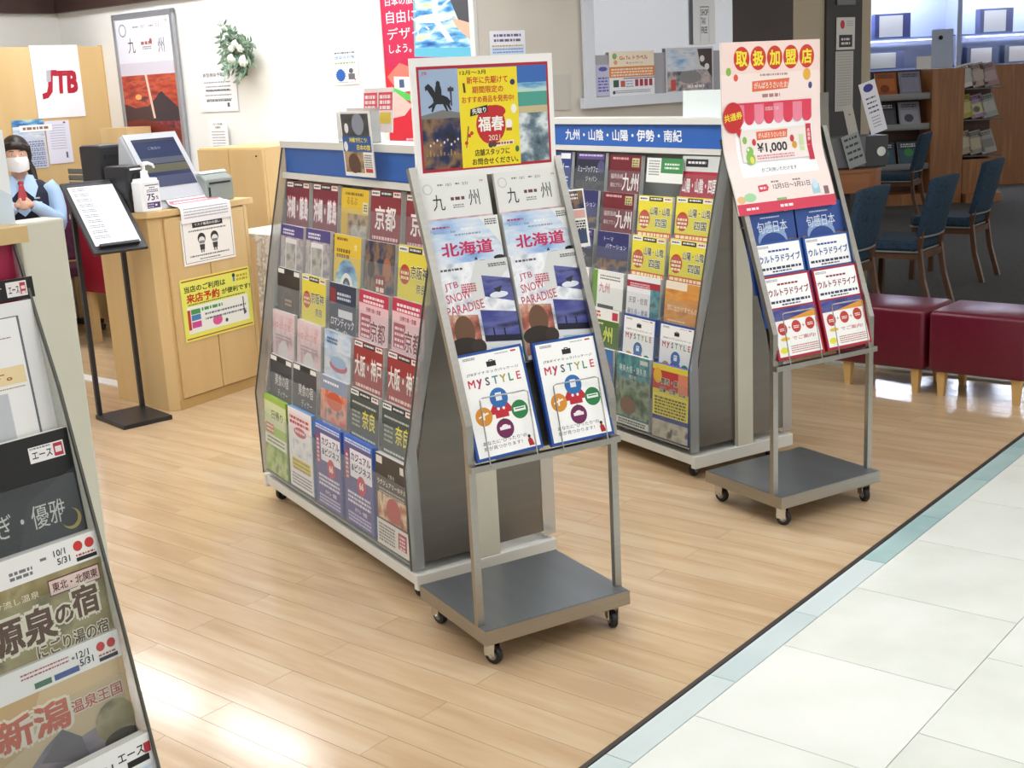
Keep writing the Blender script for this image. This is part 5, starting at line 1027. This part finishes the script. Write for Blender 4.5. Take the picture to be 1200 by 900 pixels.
e = [('e', 'd02030', .27, .86, .16, .17), ('r', '3f5470', .32, .44, .72, .45), ('r', '3f5470', .32, .02, .33, .45), ('r', '3f5470', .71, .02, .72, .45)]+[('l', '8a8a9a', .55, .94, .92, .02, 1, .03), ('l', 'd08090', .55, .87, .92, .02, 3, .04), T('SHOP', '2f4058', .52, .38, .075, b=.02, fw=.32), T('TAX', '2f4058', .46, .28, .075, b=.02, fw=.2), T('FREE', '2f4058', .5, .17, .075, b=.02, fw=.28)]
sheet('tax_free_sign', 'white vertical sign reading SHOP TAX FREE with a red mark', 'sign', .18, .50, e, place(WR, 1.535, -.05, 1.76), thick=.002, base='eceef2')
e = [T('東京ディズニーリゾート', '6a5a80', .5, .80, .10, fw=.8), ('l', 'c0a050', .06, .42, .94, .06, 1, .1), ('r', 'c8d8ee', .04, .04, .96, .34), ('l', '6a86b8', .08, .28, .92, .05, 2, .12)]
e[0] = ('l', '6a5a80', .12, .86, .88, .10, 2, .2)
sheet('wall_notice', 'small lilac-bordered notice right of the big red poster', 'notice', .24, .135, e, place(WR, .07, -.006, 1.74), thick=.001, base='e4e6ee')
sheet('clear_pocket', 'faint clear plastic sheet on the greige wall left of the steel window', 'sheet', .16, .20, [], place(WR, .45, -.006, 1.42), thick=.001, base='c4c0b8')
# dark panel and timber-edged column
dk = noisy('dark_brown_panel', ['2a1d1c', '332422'], 3, .35)
dkc = noisy('charcoal_column', ['2b2826', '35312f'], 3, .45)
t = Vector
def wbox(fr, m, x0, x1, y0, y1, z0, z1, name, st=True):
    o = MB().box(m, x0, x1, y0, y1, z0, z1).build(name); o.matrix_world = fr.M
    if st: struct(o)
    return o
wbox(WR, dk, 1.885, 2.416, -.03, -.002, 0, 2.75, 'wall_panel')
CO = WR
wbox(CO, mat('column_cream_edge', 'b8aa92', .5), 2.42, 3.17, -.03, .30, 0, 2.75, 'column')
wbox(CO, dkc, 2.711, 3.057, -.05, -.031, 0, 2.75, 'trim_6')
wbox(CO, mat('steel_plate', '6a6c6e', .35, .8), 2.80, 2.98, -.06, -.051, 1.98, 2.09, 'trim_7')
e = [('e', 'c83040', .32, .78, .12, .16), ('l', '8a8a90', .55, .88, .9, .02, 3, .06), ('r', '2c2c2e', .14, .08, .86, .46), T('Customer', 'd8d8d8', .5, .33, .08, fw=.5), T('Center', 'd8d8d8', .5, .20, .08, fw=.36)]
e[3] = ('l', 'd8d8d8', .26, .36, .74, .07, 2, .13); e.pop(4)
sheet('column_sign', 'small white and black sign high on the charcoal column', 'sign', .18, .21, e, place(CO, 2.80, -.056, 1.69), thick=.002, base='dcdad6')
e = [('l', 'a09c94', .1, .96-.045*i, .9, .012, 1, .02) for i in range(20)]
sheet('column_notice', 'long pale notice with small print on the charcoal column', 'notice', .175, .395, e, place(CO, 2.795, -.054, 1.285), thick=.001, base='c4c2bc')

# ottomans
OT = Fr((2.065, 5.863, 0), -41.9)
def ottoman(x0, label):
    t = thing('ottoman', label, 'ottoman', OT.w(x0, -.02), OT.a, 'red leather ottomans')
    w, d = .47, .36
    o = MB().box(maroon, 0, w, 0, d, .125, .425).build('cushion_block', t); bevel(o, .022, 3)
    for p in o.data.polygons: p.use_smooth = True
    for x in (.035, w-.075):
        for y in (.03, d-.07):
            mb = MB(); mb.add([(x+.006, y+.006, 0), (x+.034, y+.006, 0), (x+.034, y+.034, 0), (x+.006, y+.034, 0), (x-.002, y-.002, .13), (x+.042, y-.002, .13), (x+.042, y+.042, .13), (x-.002, y+.042, .13)],
                             [(3, 2, 1, 0), (4, 5, 6, 7), (0, 1, 5, 4), (1, 2, 6, 5), (2, 3, 7, 6), (3, 0, 4, 7)], oak); mb.build('leg', t)
    return t
ottoman(-.535, 'red leather ottoman on wooden legs, the left one beside the right stand')
ottoman(-.045, 'red leather ottoman on wooden legs, the right one near the picture edge')

# blue chairs
def make_chair(loc, deg, label):
    """origin under the seat centre; the chair looks along +y"""
    t = thing('blue_chair', label, 'chair', loc, A(deg), 'blue upholstered chairs')
    return t
def chair_parts(t):
    s = MB(); P = [(-.21, -.20), (.21, -.20), (.235, .20), (.20, .235), (-.20, .235), (-.235, .20)]
    o = s.prism(navy, P, .405, .475, bev=.018).build('seat', t, smooth=False)
    mb = MB(); n = 10; vs = []; H_ = 9
    for j in range(H_):
        f = j/(H_-1); z = .50+.37*f; yb = -.20-.09*f; hw = .195+.012*f
        for i in range(n+1):
            x = -hw+2*hw*i/n; c = .035*(1-(x/hw)**2)
            zz = z+(.012*(1-(x/hw)**2) if j == H_-1 else 0)
            vs.append((x, yb-c+.02, zz))
    for j in range(H_):
        f = j/(H_-1); z = .50+.37*f; yb = -.20-.09*f-.045; hw = .195+.012*f
        for i in range(n+1):
            x = -hw+2*hw*i/n; c = .035*(1-(x/hw)**2); vs.append((x, yb-c+.02, z+(.012*(1-(x/hw)**2) if j == H_-1 else 0)))
    W = n+1; N_ = H_*W; fs = []
    for j in range(H_-1):
        for i in range(n):
            a = j*W+i; fs.append((a, a+W, a+W+1, a+1)); b = N_+a; fs.append((b, b+1, b+W+1, b+W))
    for i in range(n): a = (H_-1)*W+i; fs.append((a, N_+a, N_+a+1, a+1)); fs.append((i, i+1, N_+i+1, N_+i))
    for j in range(H_-1):
        a = j*W; fs.append((a, N_+a, N_+a+W, a+W)); a = j*W+n; fs.append((a, a+W, N_+a+W, N_+a))
    mb.add(vs, fs, navy); o = mb.build('backrest', t, smooth=True); bevel(o, .012, 2)
    piping = mat('pale_piping', '8f928f', .4)
    MB().tube(piping, [(x, -.20-.035*(1-(x/.195)**2)-.02, .497) for x in [-.195+.039*i for i in range(11)]], .007, 6).build('back_piping', t)
    MB().tube(piping, [(p[0]*1.0, p[1]*1.0, .402) for p in P+[P[0]]], .006, 6).build('seat_piping', t)
    for sx in (-1, 1):
        MB().bar(chairwood, [(sx*.185, -.30, 0), (sx*.18, -.235, .22), (sx*.175, -.205, .42), (sx*.175, -.225, .56)], .032, .032).build('leg', t)
        MB().bar(chairwood, [(sx*.205, .215, 0), (sx*.20, .20, .40)], .034, .034).build('leg', t)
        MB().bar(chairwood, [(sx*.185, -.22, .375), (sx*.195, .20, .375)], .02, .045).build('seat_rail', t)
    MB().bar(chairwood, [(-.18, -.215, .375), (.18, -.215, .375)], .045, .02, up=Vector((0, 0, 1))).build('seat_rail', t)
    MB().bar(chairwood, [(-.19, .20, .375), (.19, .20, .375)], .045, .02, up=Vector((0, 0, 1))).build('seat_rail', t)
def copy_chair(src, loc, deg, label):
    c = src.copy(); COL.objects.link(c); c.location = loc; c.rotation_euler = (0, 0, A(deg)); c['label'] = label
    for ch in src.children:
        k_ = ch.copy(); COL.objects.link(k_); k_.parent = c
    return c
def seat_at(rear, deg):   # place by the near rear foot
    a = A(deg); f = Vector((-math.sin(a), math.cos(a), 0)); s_ = Vector((math.cos(a), math.sin(a), 0))
    return Vector(rear)
D1 = 50   # facing direction is +y of the frame = 140 degrees
def cloc(rx, ry, deg):
    a = A(deg); X = Vector((math.cos(a), math.sin(a), 0)); Y = Vector((-math.sin(a), math.cos(a), 0))
    return Vector((rx, ry, 0))+X*.185+Y*.30
ch = make_chair(cloc(2.12, 7.38, 50), 50, 'blue upholstered chair half hidden behind the right display stand'); chair_parts(ch)
copy_chair(ch, cloc(2.72, 7.87, 50), 50, 'blue upholstered chair in the middle, directly behind the left ottoman')
copy_chair(ch, cloc(3.45, 8.93, 52), 52, 'blue upholstered chair farthest right, nearest the picture edge')
copy_chair(ch, cloc(4.24, 12.7, 58), 58, 'blue upholstered chair farthest back, at the round-ended desk')

# desk with rounded end and the till on it
TD = Fr((2.30, 8.16, 0), 12)
t = thing('round_desk', 'brown wooden desk with a rounded end in front of the charcoal column', 'desk', TD.o, TD.a)
P = [(-.50, -.22), (-.07, -.22)]+[(-.07+.22*math.cos(a), .0+.22*math.sin(a)) for a in [-math.pi/2+math.pi*i/12 for i in range(1, 13)]]+[(-.50, .22)]
orng = noisy('desk_wood', ['8e5630', '9a6238'], 3, .4, stretch=(1, 6, 6))
MB().prism(orng, P, .80, .925).build('apron', t)
MB().prism(orng, [(x*1.03, y*1.05) for x, y in P], .927, .945).build('desk_top', t)
MB().box(mat('desk_pedestal', '2c211d', .5), -.45, -.10, -.12, .16, 0, .80).build('pedestal', t)
t = thing('till_box', 'grey metal box standing on the round-ended desk', 'box', TD.w(.0, -.02, .945), TD.a)
bevel(MB().box(mat('till_grey', '66676b', .45), -.34, -.005, -.12, .12, .01, .20).build('housing', t), .003)
MB().box(mat('till_dark', '34383a', .4), -.005, .15, -.12, .12, .01, .20).build('end_cover', t)
MB().lathe(white_paint, [(.028, 0), (.030, .006), (.012, .009)], 14, M=Matrix.Translation((.10, -.121, .10)) @ Matrix.Rotation(math.pi/2, 4, 'X')).build('knob', t)
MB().box(black_rub, -.33, .14, -.11, .11, 0, .01).build('feet', t)
e = [('e', '3c3c90', .5, .88, .30, .22)]+[('l', '4a4a60', .2, .70-.09*i, .8, .03, 1, .03) for i in range(4)]+[('l', '8a8aa0', .25, .32-.06*i, .75, .018, 1, .03) for i in range(4)]
sheet('till_sign', 'tall white card with a blue oval leaning on the grey box', 'sign', .115, .33, e, place(TD, .055, -.10, 1.147, 0, -17), thick=.003, base='e8e8f0')
sheet('till_sign', 'narrow beige card left of the tall white card on the grey box', 'sign', .065, .19, [('e', '6a6a60', .5, .7, .1, .08)], place(TD, -.10, -.10, 1.147, 0, -14), thick=.003, base='b4b0a6')
sheet('till_sign', 'clear grey sign with dark letters in front of the grey box', 'sign', .12, .21, [('l', '3a3c3c', .1, .9-.2*i, .9, .07, 1, .03) for i in range(4)], place(TD, -.13, -.17, .947, 0, -17), thick=.003, base='8f9694')
sheet('desk_card', 'small white card at the left of the grey box on the desk', 'card', .06, .13, [], place(TD, -.28, -.17, .947, 0, -14), thick=.003, base='d8d4cc')

# bookcases
BK = Fr((5.18, 14.15, 0), 0)
def book(name_fr, x, y, z, w, h, t_, lean, cols, label, roll=0, yaw=0):
    key = 'bk_'+'_'.join(c.replace('@', '') for c in cols)
    if key not in BROCH:
        rr = random.Random(key); e = [('r', cols[1], .08, rr.uniform(.1, .3), .92, rr.uniform(.6, .8)), ('l', 'e8e8e8' if cols[0] < '8' else '55555a', .15, .92, .85, .05, 2, .08)]
        if len(cols) > 2: e.append(('e', cols[2], rr.uniform(.35, .65), rr.uniform(.35, .6), .22, .2))
        S(key, cols[0], e)
    f = Fr(name_fr.w(x, y, z), math.degrees(name_fr.a)+yaw)
    o = brochure(key, f, -w/2, 0, 0, w, h, t_, lean, label, 'magazines in the bookcases', roll=roll, name='magazine'); o['category'] = 'magazine'
t = thing('bookcase', 'brown bookcase with a wide end panel beside the round-ended desk', 'bookcase', BK.o, 0)
MB().box(darkwood, -.36, 0, -.02, .42, .0, 1.49).build('end_panel', t)
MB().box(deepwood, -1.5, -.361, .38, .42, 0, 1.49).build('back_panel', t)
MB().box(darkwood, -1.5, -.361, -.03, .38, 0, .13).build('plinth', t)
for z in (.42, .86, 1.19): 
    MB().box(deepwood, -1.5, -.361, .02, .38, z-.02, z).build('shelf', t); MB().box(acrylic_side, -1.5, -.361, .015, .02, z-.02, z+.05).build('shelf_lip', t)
bk = [(1.195, [('1f6a5a', '2f8a70'), ('b0602c', 'c8743a', '8a4420'), ('8a8a9c', '9c9cb0')]), (.865, [('b83a4a', 'c84a50'), ('3a3a44', '55555f'), ('9a9aa8', 'b0b0bc', '4a4a58')]), (.425, [('3a3a4a', '4a4a5a'), ('2f4858', '3a5a6c', '3a9a4a'), ('2f4858', '3a5a6c', '3a9a4a')])]
for r, (z, cs) in enumerate(bk):
    for i, c in enumerate(cs):
        book(BK, -1.10+.27*i+(.0 if r else .0), .06, z, .235, .30, .02, 22, c, '%s magazine, %s on the %s shelf left of the wide end panel' % (['green', 'orange', 'grey', 'red', 'dark', 'pale', 'black', 'blue', 'blue'][r*3+i], ['left', 'middle', 'right'][i], ['upper', 'middle', 'lower'][r]))
t = thing('bookcase', 'narrow stepped magazine rack to the right of the wide end panel', 'bookcase', BK.w(.02, 0), 0)
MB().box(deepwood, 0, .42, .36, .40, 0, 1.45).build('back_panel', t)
MB().box(darkwood, 0, .32, .02, .36, .1, .48).build('lower_box', t)
P = [(0, -.12), (.25, -.16), (.42, -.05), (.46, .15), (.46, .38), (0, .38)]
MB().prism(darkwood, P, 0, .10).build('base', t)
for z in (.52, .92, 1.26): MB().box(mat('glass_shelf', '5c5652', .2), 0, .44, .0, .36, z-.012, z).build('shelf', t)
for r, z in enumerate((.522, .922, 1.262)):
    for i in range(3):
        c = [('b0a488', 'c8c0a8'), ('9a9a90', 'c0b8a0'), ('a8a8a0', '8a8a84'), ('b8b058', 'd0c888'), ('b090b0', 'c8c8a0', '7a6a70'), ('a0a8a0', 'c0c0b8'), ('e0e0da', 'c8c8c4'), ('b8a4a0', 'c8b8b0'), ('a88c90', 'c0a8a8')][r*3+i]
        book(BK, .10+.13*i, .10, z, .17, .26, .03, 15, c, 'pale leaning magazine, %s on the %s shelf of the stepped rack' % (['left', 'middle', 'right'][i], ['lowest', 'middle', 'top'][r]), roll=-12)
BK2 = Fr((6.25, 15.9, 0), 0)
t = thing('bookcase', 'far brown bookcase panel at the right edge of the picture', 'bookcase', BK2.o, 0)
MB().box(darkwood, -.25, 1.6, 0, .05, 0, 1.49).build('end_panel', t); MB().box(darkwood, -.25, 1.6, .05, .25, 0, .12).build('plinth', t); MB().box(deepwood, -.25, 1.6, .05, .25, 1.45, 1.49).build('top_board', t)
# lit glass cabinets on the far wall
GC = Fr((4.2, 16.2, 0), 0)
blu = mat('pale_blue_back_panel', 'b4bede', .6)
struct(MB().box(blu, 0, 7, .5, .55, 0, 2.9).build('wall_far')).matrix_world = GC.M
t = thing('display_cabinet', 'lit glass display cabinet full of bright boxes above the bookcases', 'display cabinet', GC.o, 0)
cab = mat('cabinet_white', 'ccd4e6', .4)
MB().box(cab, 0, 4.5, 0, .45, 1.2, 1.45).build('base', t); MB().box(cab, 0, 4.5, 0, .45, 2.65, 2.75).build('top_board', t)
for x in (.0, 1.62, 3.3): MB().box(mat('cabinet_post', 'aab4d0', .4), x, x+.06, 0, .45, 1.45, 2.65).build('upright', t)
gl = mat('shelf_glass', '5f6f92', .15)
for z in (1.50, 1.88): MB().box(gl, .06, 3.28, .05, .45, z-.015, z).build('glass_shelf', t)
lampm = mat('cabinet_tube', 'eaf2ff', .5, emit=70)
for x in (.06, 1.70): MB().box(lampm, x+.02, x+1.3, .02, .08, 2.60, 2.64).build('lamp_tube', t)
for z in (1.86, 1.47):
    for x in (.1, 1.75): MB().box(mat('shelf_led', 'eaf2ff', .5, emit=16), x, x+1.45, .03, .045, z-.02, z-.016).build('shelf_light', t)
bx = [(.12, .30, '3a4a80', 1.88), (.62, .45, '4a5490', 1.88), (1.95, .42, '6a7098', 1.88), (2.72, .42, '6f78a0', 1.88), (.08, .26, '5a6898', 1.50), (.50, .50, '7a88b8', 1.50), (1.80, .40, '6a7aa0', 1.50), (2.28, .46, '7a86a0', 1.50), (2.85, .40, '6a7488', 1.50)]
for i, (x, w, c, z) in enumerate(bx):
    b_ = thing('gift_box', 'bright boxed display item, %s from the left on the %s glass shelf' % (ORD[i if i < 4 else i-4], 'upper' if i < 4 else 'lower'), 'box', GC.w(x, .12, z), 0, 'boxes in the glass cabinet')
    h = .30 if i < 4 else .22
    MB().box(mat('box_'+c, c, .4), 0, w, 0, .16, 0, h).build('carton', b_)
    MB().box(mat('box_white', 'f4f6fa', .4), w*.12, w*.78, -.004, 0, .015, h*.92).build('front_card', b_)
    MB().box(mat('box_'+c, c, .4), w*.82, w*.92, -.005, 0, .03, h*.25).build('price_tag', b_)
t = thing('small_card_stand', 'small white price card on the bookcase top', 'card stand', BK.w(-.42, .1, 1.493), 0)
MB().box(paper, -.08, .08, 0, .004, 0, .14).build('card', t); MB().box(acrylic_side, -.085, .085, -.02, .03, 0, .003).build('foot', t)
t = thing('tall_clear_stand', 'tall clear sign holder on top of the bookcase end panel', 'sign holder', BK.w(-.22, .1, 1.493), 0)
MB().box(mat('hazy_plastic', 'b8c4dc', .3), -.12, .12, 0, .005, 0, .42).build('plate', t); MB().box(acrylic_side, -.12, .12, -.03, .04, 0, .003).build('foot', t); MB().ball(black_rub, (-.02, -.004, .33), .025, 8, 6).build('suction_cup', t)
# pale partition end at the right edge
PT = Fr((3.52, 7.55, 0), -40)
t = thing('counter_end', 'cream panel with a dark edge behind the ottomans at the right picture edge', 'partition', PT.o, PT.a)
MB().box(mat('dark_edge', '1f1c1c', .4), -.05, -.002, 0, .45, 0, .66).build('edge_board', t)
o = MB().box(noisy('cream_linen', ['9a9484', 'a49e8e'], 30, .8), 0, 1.2, 0, .45, 0, .655).build('panel', t)
bevel(MB().box(mat('cream_top', 'd4cfbe', .5), -.02, 1.2, -.012, .46, .656, .69).build('top_cap', t), .01)

# ================================================================== THE STAFF MEMBER
PF = Fr((-3.2, 8.42, 0), 22)       # faces -y of this frame, towards the shop floor and a little to her right
skin = mat('skin', 'd9b09a', .55); skin.node_tree.nodes['Principled BSDF'].inputs['Subsurface Weight'].default_value = .05
hairm = noisy('black_hair', ['1c1614', '2a201d'], 40, .45, stretch=(1, 1, .1))
shirt = mat('pale_blue_shirt', 'a9c6ea', .7); vestm = mat('navy_vest', '1b2138', .75); scarf = mat('red_scarf', 'a8323c', .6); maskm = mat('white_mask', 'eef0f4', .8)
def fused(name, mb, voxel, parent, m, smooth=2):
    me = mb.mesh(name+'_raw'); o = bpy.data.objects.new(name, me); COL.objects.link(o)
    r = o.modifiers.new('r', 'REMESH'); r.mode = 'VOXEL'; r.voxel_size = voxel; r.use_smooth_shade = True
    s_ = o.modifiers.new('s', 'SMOOTH'); s_.iterations = smooth; s_.factor = .5
    dg = bpy.context.evaluated_depsgraph_get(); me2 = bpy.data.meshes.new_from_object(o.evaluated_get(dg))
    o.modifiers.clear(); o.data = me2; me2.materials.clear(); me2.materials.append(m)
    for p in me2.polygons: p.use_smooth = True
    o.parent = parent; return o
def loft(mb, m, rings, n=20):
    vs = []; fs = []
    for (x, y, z, rx, ry) in rings:
        for j in range(n): a = 2*math.pi*j/n; vs.append((x+rx*math.cos(a), y+ry*math.sin(a), z))
    for i in range(len(rings)-1):
        for j in range(n): fs.append((i*n+j, i*n+(j+1) % n, (i+1)*n+(j+1) % n, (i+1)*n+j))
    fs += [tuple(range(n-1, -1, -1)), tuple(range((len(rings)-1)*n, len(rings)*n))]
    return mb.add(vs, fs, m)
pz = .46   # seat height; she sits on a stool behind the desk
t = thing('person', 'seated woman in a navy vest, pale blue shirt and white mask, hands together', 'person', PF.o, PF.a)
sh = 1.03; hd = 1.20      # shoulder and head-centre heights
torso = [(0, .02, .44, .15, .11), (0, .02, .52, .165, .12), (0, .015, .62, .14, .10), (0, .01, .74, .13, .095), (0, .0, .86, .155, .105), (0, .0, .96, .165, .10), (0, .005, 1.02, .14, .08), (0, .005, 1.055, .06, .055), (0, -.005, 1.08, .048, .05), (0, -.015, 1.17, .046, .05)]
arms = []
for sx in (-1, 1):
    arms.append(([(sx*.155, .0, 1.0), (sx*.195, -.01, .95), (sx*.215, -.03, .84), (sx*.21, -.06, .76)], [.05, .05, .042, .038]))
    arms.append(([(sx*.21, -.06, .76), (sx*.17, -.16, .80), (sx*.09, -.235, .87), (sx*.05, -.255, .895)], [.038, .036, .028, .022]))
b = MB(); loft(b, skin, torso)
for pts_, rs_ in arms: b.tube(skin, pts_, rs_, 12)
# legs, bent at hip and knee
for sx in (-1, 1):
    b.tube(skin, [(sx*.08, .02, .50), (sx*.09, -.20, .52), (sx*.09, -.40, .50)], [.085, .075, .055], 12)
    b.tube(skin, [(sx*.09, -.40, .50), (sx*.09, -.40, .28), (sx*.09, -.38, .07)], [.055, .05, .034], 12)
    b.tube(skin, [(sx*.09, -.36, .045), (sx*.09, -.44, .035), (sx*.09, -.52, .025)], [.035, .036, .025], 10)
# head
b.ball(skin, (0, -.02, hd+.02), (.076, .095, .105), 20, 14)
b.ball(skin, (0, -.045, hd-.045), (.058, .066, .068), 16, 10)
b.ball(skin, (0, -.118, hd-.005), (.011, .014, .018), 10, 8)
for sx in (-1, 1): b.ball(skin, (sx*.078, -.01, hd), (.012, .02, .03), 10, 8)
# hands: palm, four fingers of different length, thumb
for sx in (-1, 1):
    c = Vector((sx*.035, -.265, .90)); b.ball(skin, c, (.030, .034, .022), 12, 8)
    for f in range(4):
        x0 = c+Vector((-sx*.012+.0*f, -.022, .018-.012*f)); L = (.030, .036, .034, .026)[f]
        b.tube(skin, [x0, x0+Vector((-sx*.018, -.018, .004)), x0+Vector((-sx*(.018+L*.5), -.016, -.004)), x0+Vector((-sx*(.018+L*.8), -.002, -.010))], [.0085, .008, .0075, .006], 8)
    b.tube(skin, [c+Vector((sx*.004, -.01, .018)), c+Vector((-sx*.010, -.022, .038)), c+Vector((-sx*.022, -.030, .046))], [.010, .009, .007], 8)
body = fused('body', b, .0065, t, skin)
# shirt (sleeves and torso), collar, vest, scarf
s1_ = MB(); loft(s1_, shirt, [(x, y, z, rx+.012, ry+.012) for x, y, z, rx, ry in torso[1:7]]+[(0, .005, 1.05, .085, .07)])
for pts_, rs_ in arms: s1_.tube(shirt, [p for p in pts_], [r+.014 for r in rs_], 12)
fused('shirt', s1_, .01, t, shirt)
v = MB(); loft(v, vestm, [(0, .02, .56, .185, .145), (0, .015, .66, .16, .128), (0, .01, .76, .152, .124), (0, .0, .86, .180, .134), (0, .001, .955, .190, .130), (0, .006, 1.01, .168, .108), (0, .012, 1.04, .135, .088)])
fused('vest', v, .01, t, vestm)
mb = MB()
for sx in (-1, 1):
    mb.add([(sx*.005, -.118, 1.0), (sx*.075, -.135, .93), (sx*.105, -.10, 1.0), (sx*.085, -.045, 1.075), (sx*.045, -.062, 1.085), (sx*.02, -.075, 1.05)], [(0, 1, 2, 3, 4, 5)], shirt)
    mb.add([(sx*.005, -.120, .999), (sx*.075, -.137, .929), (sx*.105, -.102, .999), (sx*.085, -.047, 1.074), (sx*.045, -.064, 1.084), (sx*.02, -.077, 1.049)], [(5, 4, 3, 2, 1, 0)], shirt)
    mb.add([(sx*.002, -.130, 1.03), (sx*.05, -.142, .86), (sx*.0, -.146, .82)], [(0, 1, 2)], shirt)
mb.build('collar', t)
mb = MB(); mb.ball(scarf, (0, -.118, 1.03), (.020, .014, .016), 10, 8); mb.add([(-.012, -.128, 1.03), (.012, -.128, 1.03), (.038, -.158, .90), (.004, -.162, .87), (-.036, -.158, .91)], [(0, 1, 2, 3, 4)], scarf)
mb.build('scarf', t)
tagm = mat('name_tag_white', 'e8eaec', .4)
MB().box(tagm, .055, .115, -.150, -.144, .885, .905).box(mat('pin_silver', 'd0d0d0', .3, .5), .07, .105, -.148, -.142, .925, .935).build('name_tag', t)
# mask, eyes, hair
mb = MB(); vs = []; n = 14
for j in range(7):
    f = j/6; z = hd-.10+.10*f
    for i in range(n+1):
        a = math.pi*(1+i/n); bul = .012*math.sin(math.pi*f)
        vs.append(((.066+bul*.5)*math.cos(a), -.040+(.086+bul+(.014 if 3 < j else 0)*max(0, 1-abs(i-n/2)/3))*math.sin(a), z+.012*abs(math.cos(a))*(1 if j == 0 else 0)))
mb.add(vs, [(j*(n+1)+i, j*(n+1)+i+1, (j+1)*(n+1)+i+1, (j+1)*(n+1)+i) for j in range(6) for i in range(n)], maskm); mb.build('mask', t, smooth=True)
MB().tube(maskm, [(.066, -.045, hd-.02), (.078, .0, hd+.01)], .0015, 6).tube(maskm, [(-.066, -.045, hd-.02), (-.078, .0, hd+.01)], .0015, 6).build('mask_strap', t)
for sx in (-1, 1):
    e_ = MB().ball(mat('eye_white', 'e8e6e2', .3), (sx*.030, -.100, hd+.018), (.010, .006, .0045), 10, 8).ball(mat('iris_dark', '221812', .3), (sx*.030, -.1055, hd+.017), (.0045, .003, .0042), 8, 6).build('eye', t)
h = MB(); h.ball(hairm, (0, .005, hd+.045), (.090, .105, .098), 20, 14)
h.tube(hairm, [(-.07, -.075, hd+.07), (-.02, -.105, hd+.075), (.03, -.105, hd+.07), (.07, -.07, hd+.055)], [.022, .026, .026, .02], 10)
for sx in (-1, 1): h.tube(hairm, [(sx*.075, -.06, hd+.07), (sx*.084, -.05, hd+.0), (sx*.078, -.03, hd-.05)], [.018, .013, .006], 8)
h.tube(hairm, [(.02, .09, hd+.03), (.05, .125, hd-.02), (.085, .12, hd-.10), (.10, .09, hd-.18), (.10, .07, hd-.24)], [.03, .034, .03, .022, .008], 12)
fused('hair', h, .007, t, hairm, 1)
sk = MB(); loft(sk, vestm, [(0, .03, .47, .185, .14), (0, .02, .54, .185, .14), (0, .02, .58, .17, .13)]); 
for sx in (-1, 1): sk.tube(vestm, [(sx*.08, .02, .51), (sx*.09, -.20, .525), (sx*.09, -.36, .51)], [.105, .092, .078], 12)
fused('skirt', sk, .012, t, vestm)
for ch_ in t.children:          # she sits tall: stretch the trunk a little
    for v_ in ch_.data.vertices:
        f_ = min(max((v_.co.z-.45)/.45, 0), 1); v_.co.z += .08*f_*f_*(3-2*f_)
for sx in (-1, 1):
    MB().tube(hairm, [(sx*.016, -.113, hd+.117), (sx*.032, -.112, hd+.121), (sx*.046, -.103, hd+.117)], [.002, .0025, .0015], 6).build('eyebrow', t)
for sx in (-1, 1):
    s2_ = MB(); s2_.tube(black_rub, [(sx*.09, -.345, .045), (sx*.09, -.44, .038), (sx*.09, -.53, .028)], [.046, .048, .034], 12); s2_.box(black_rub, sx*.09-.03, sx*.09+.03, -.37, -.32, 0, .03)
    fused('shoe', s2_, .007, t, black_rub)
t = thing('stool', 'dark swivel stool under the seated woman', 'stool', PF.o, PF.a)
MB().lathe(vio, [(.18, .35), (.19, .37), (.19, .40), (.17, .412)], 24).build('seat', t)
MB().tube(chrome, [(0, 0, .03), (0, 0, .35)], .025).build('column', t); MB().lathe(chrome, [(.2, 0), (.2, .015), (.03, .035)], 24).build('base_plate', t)
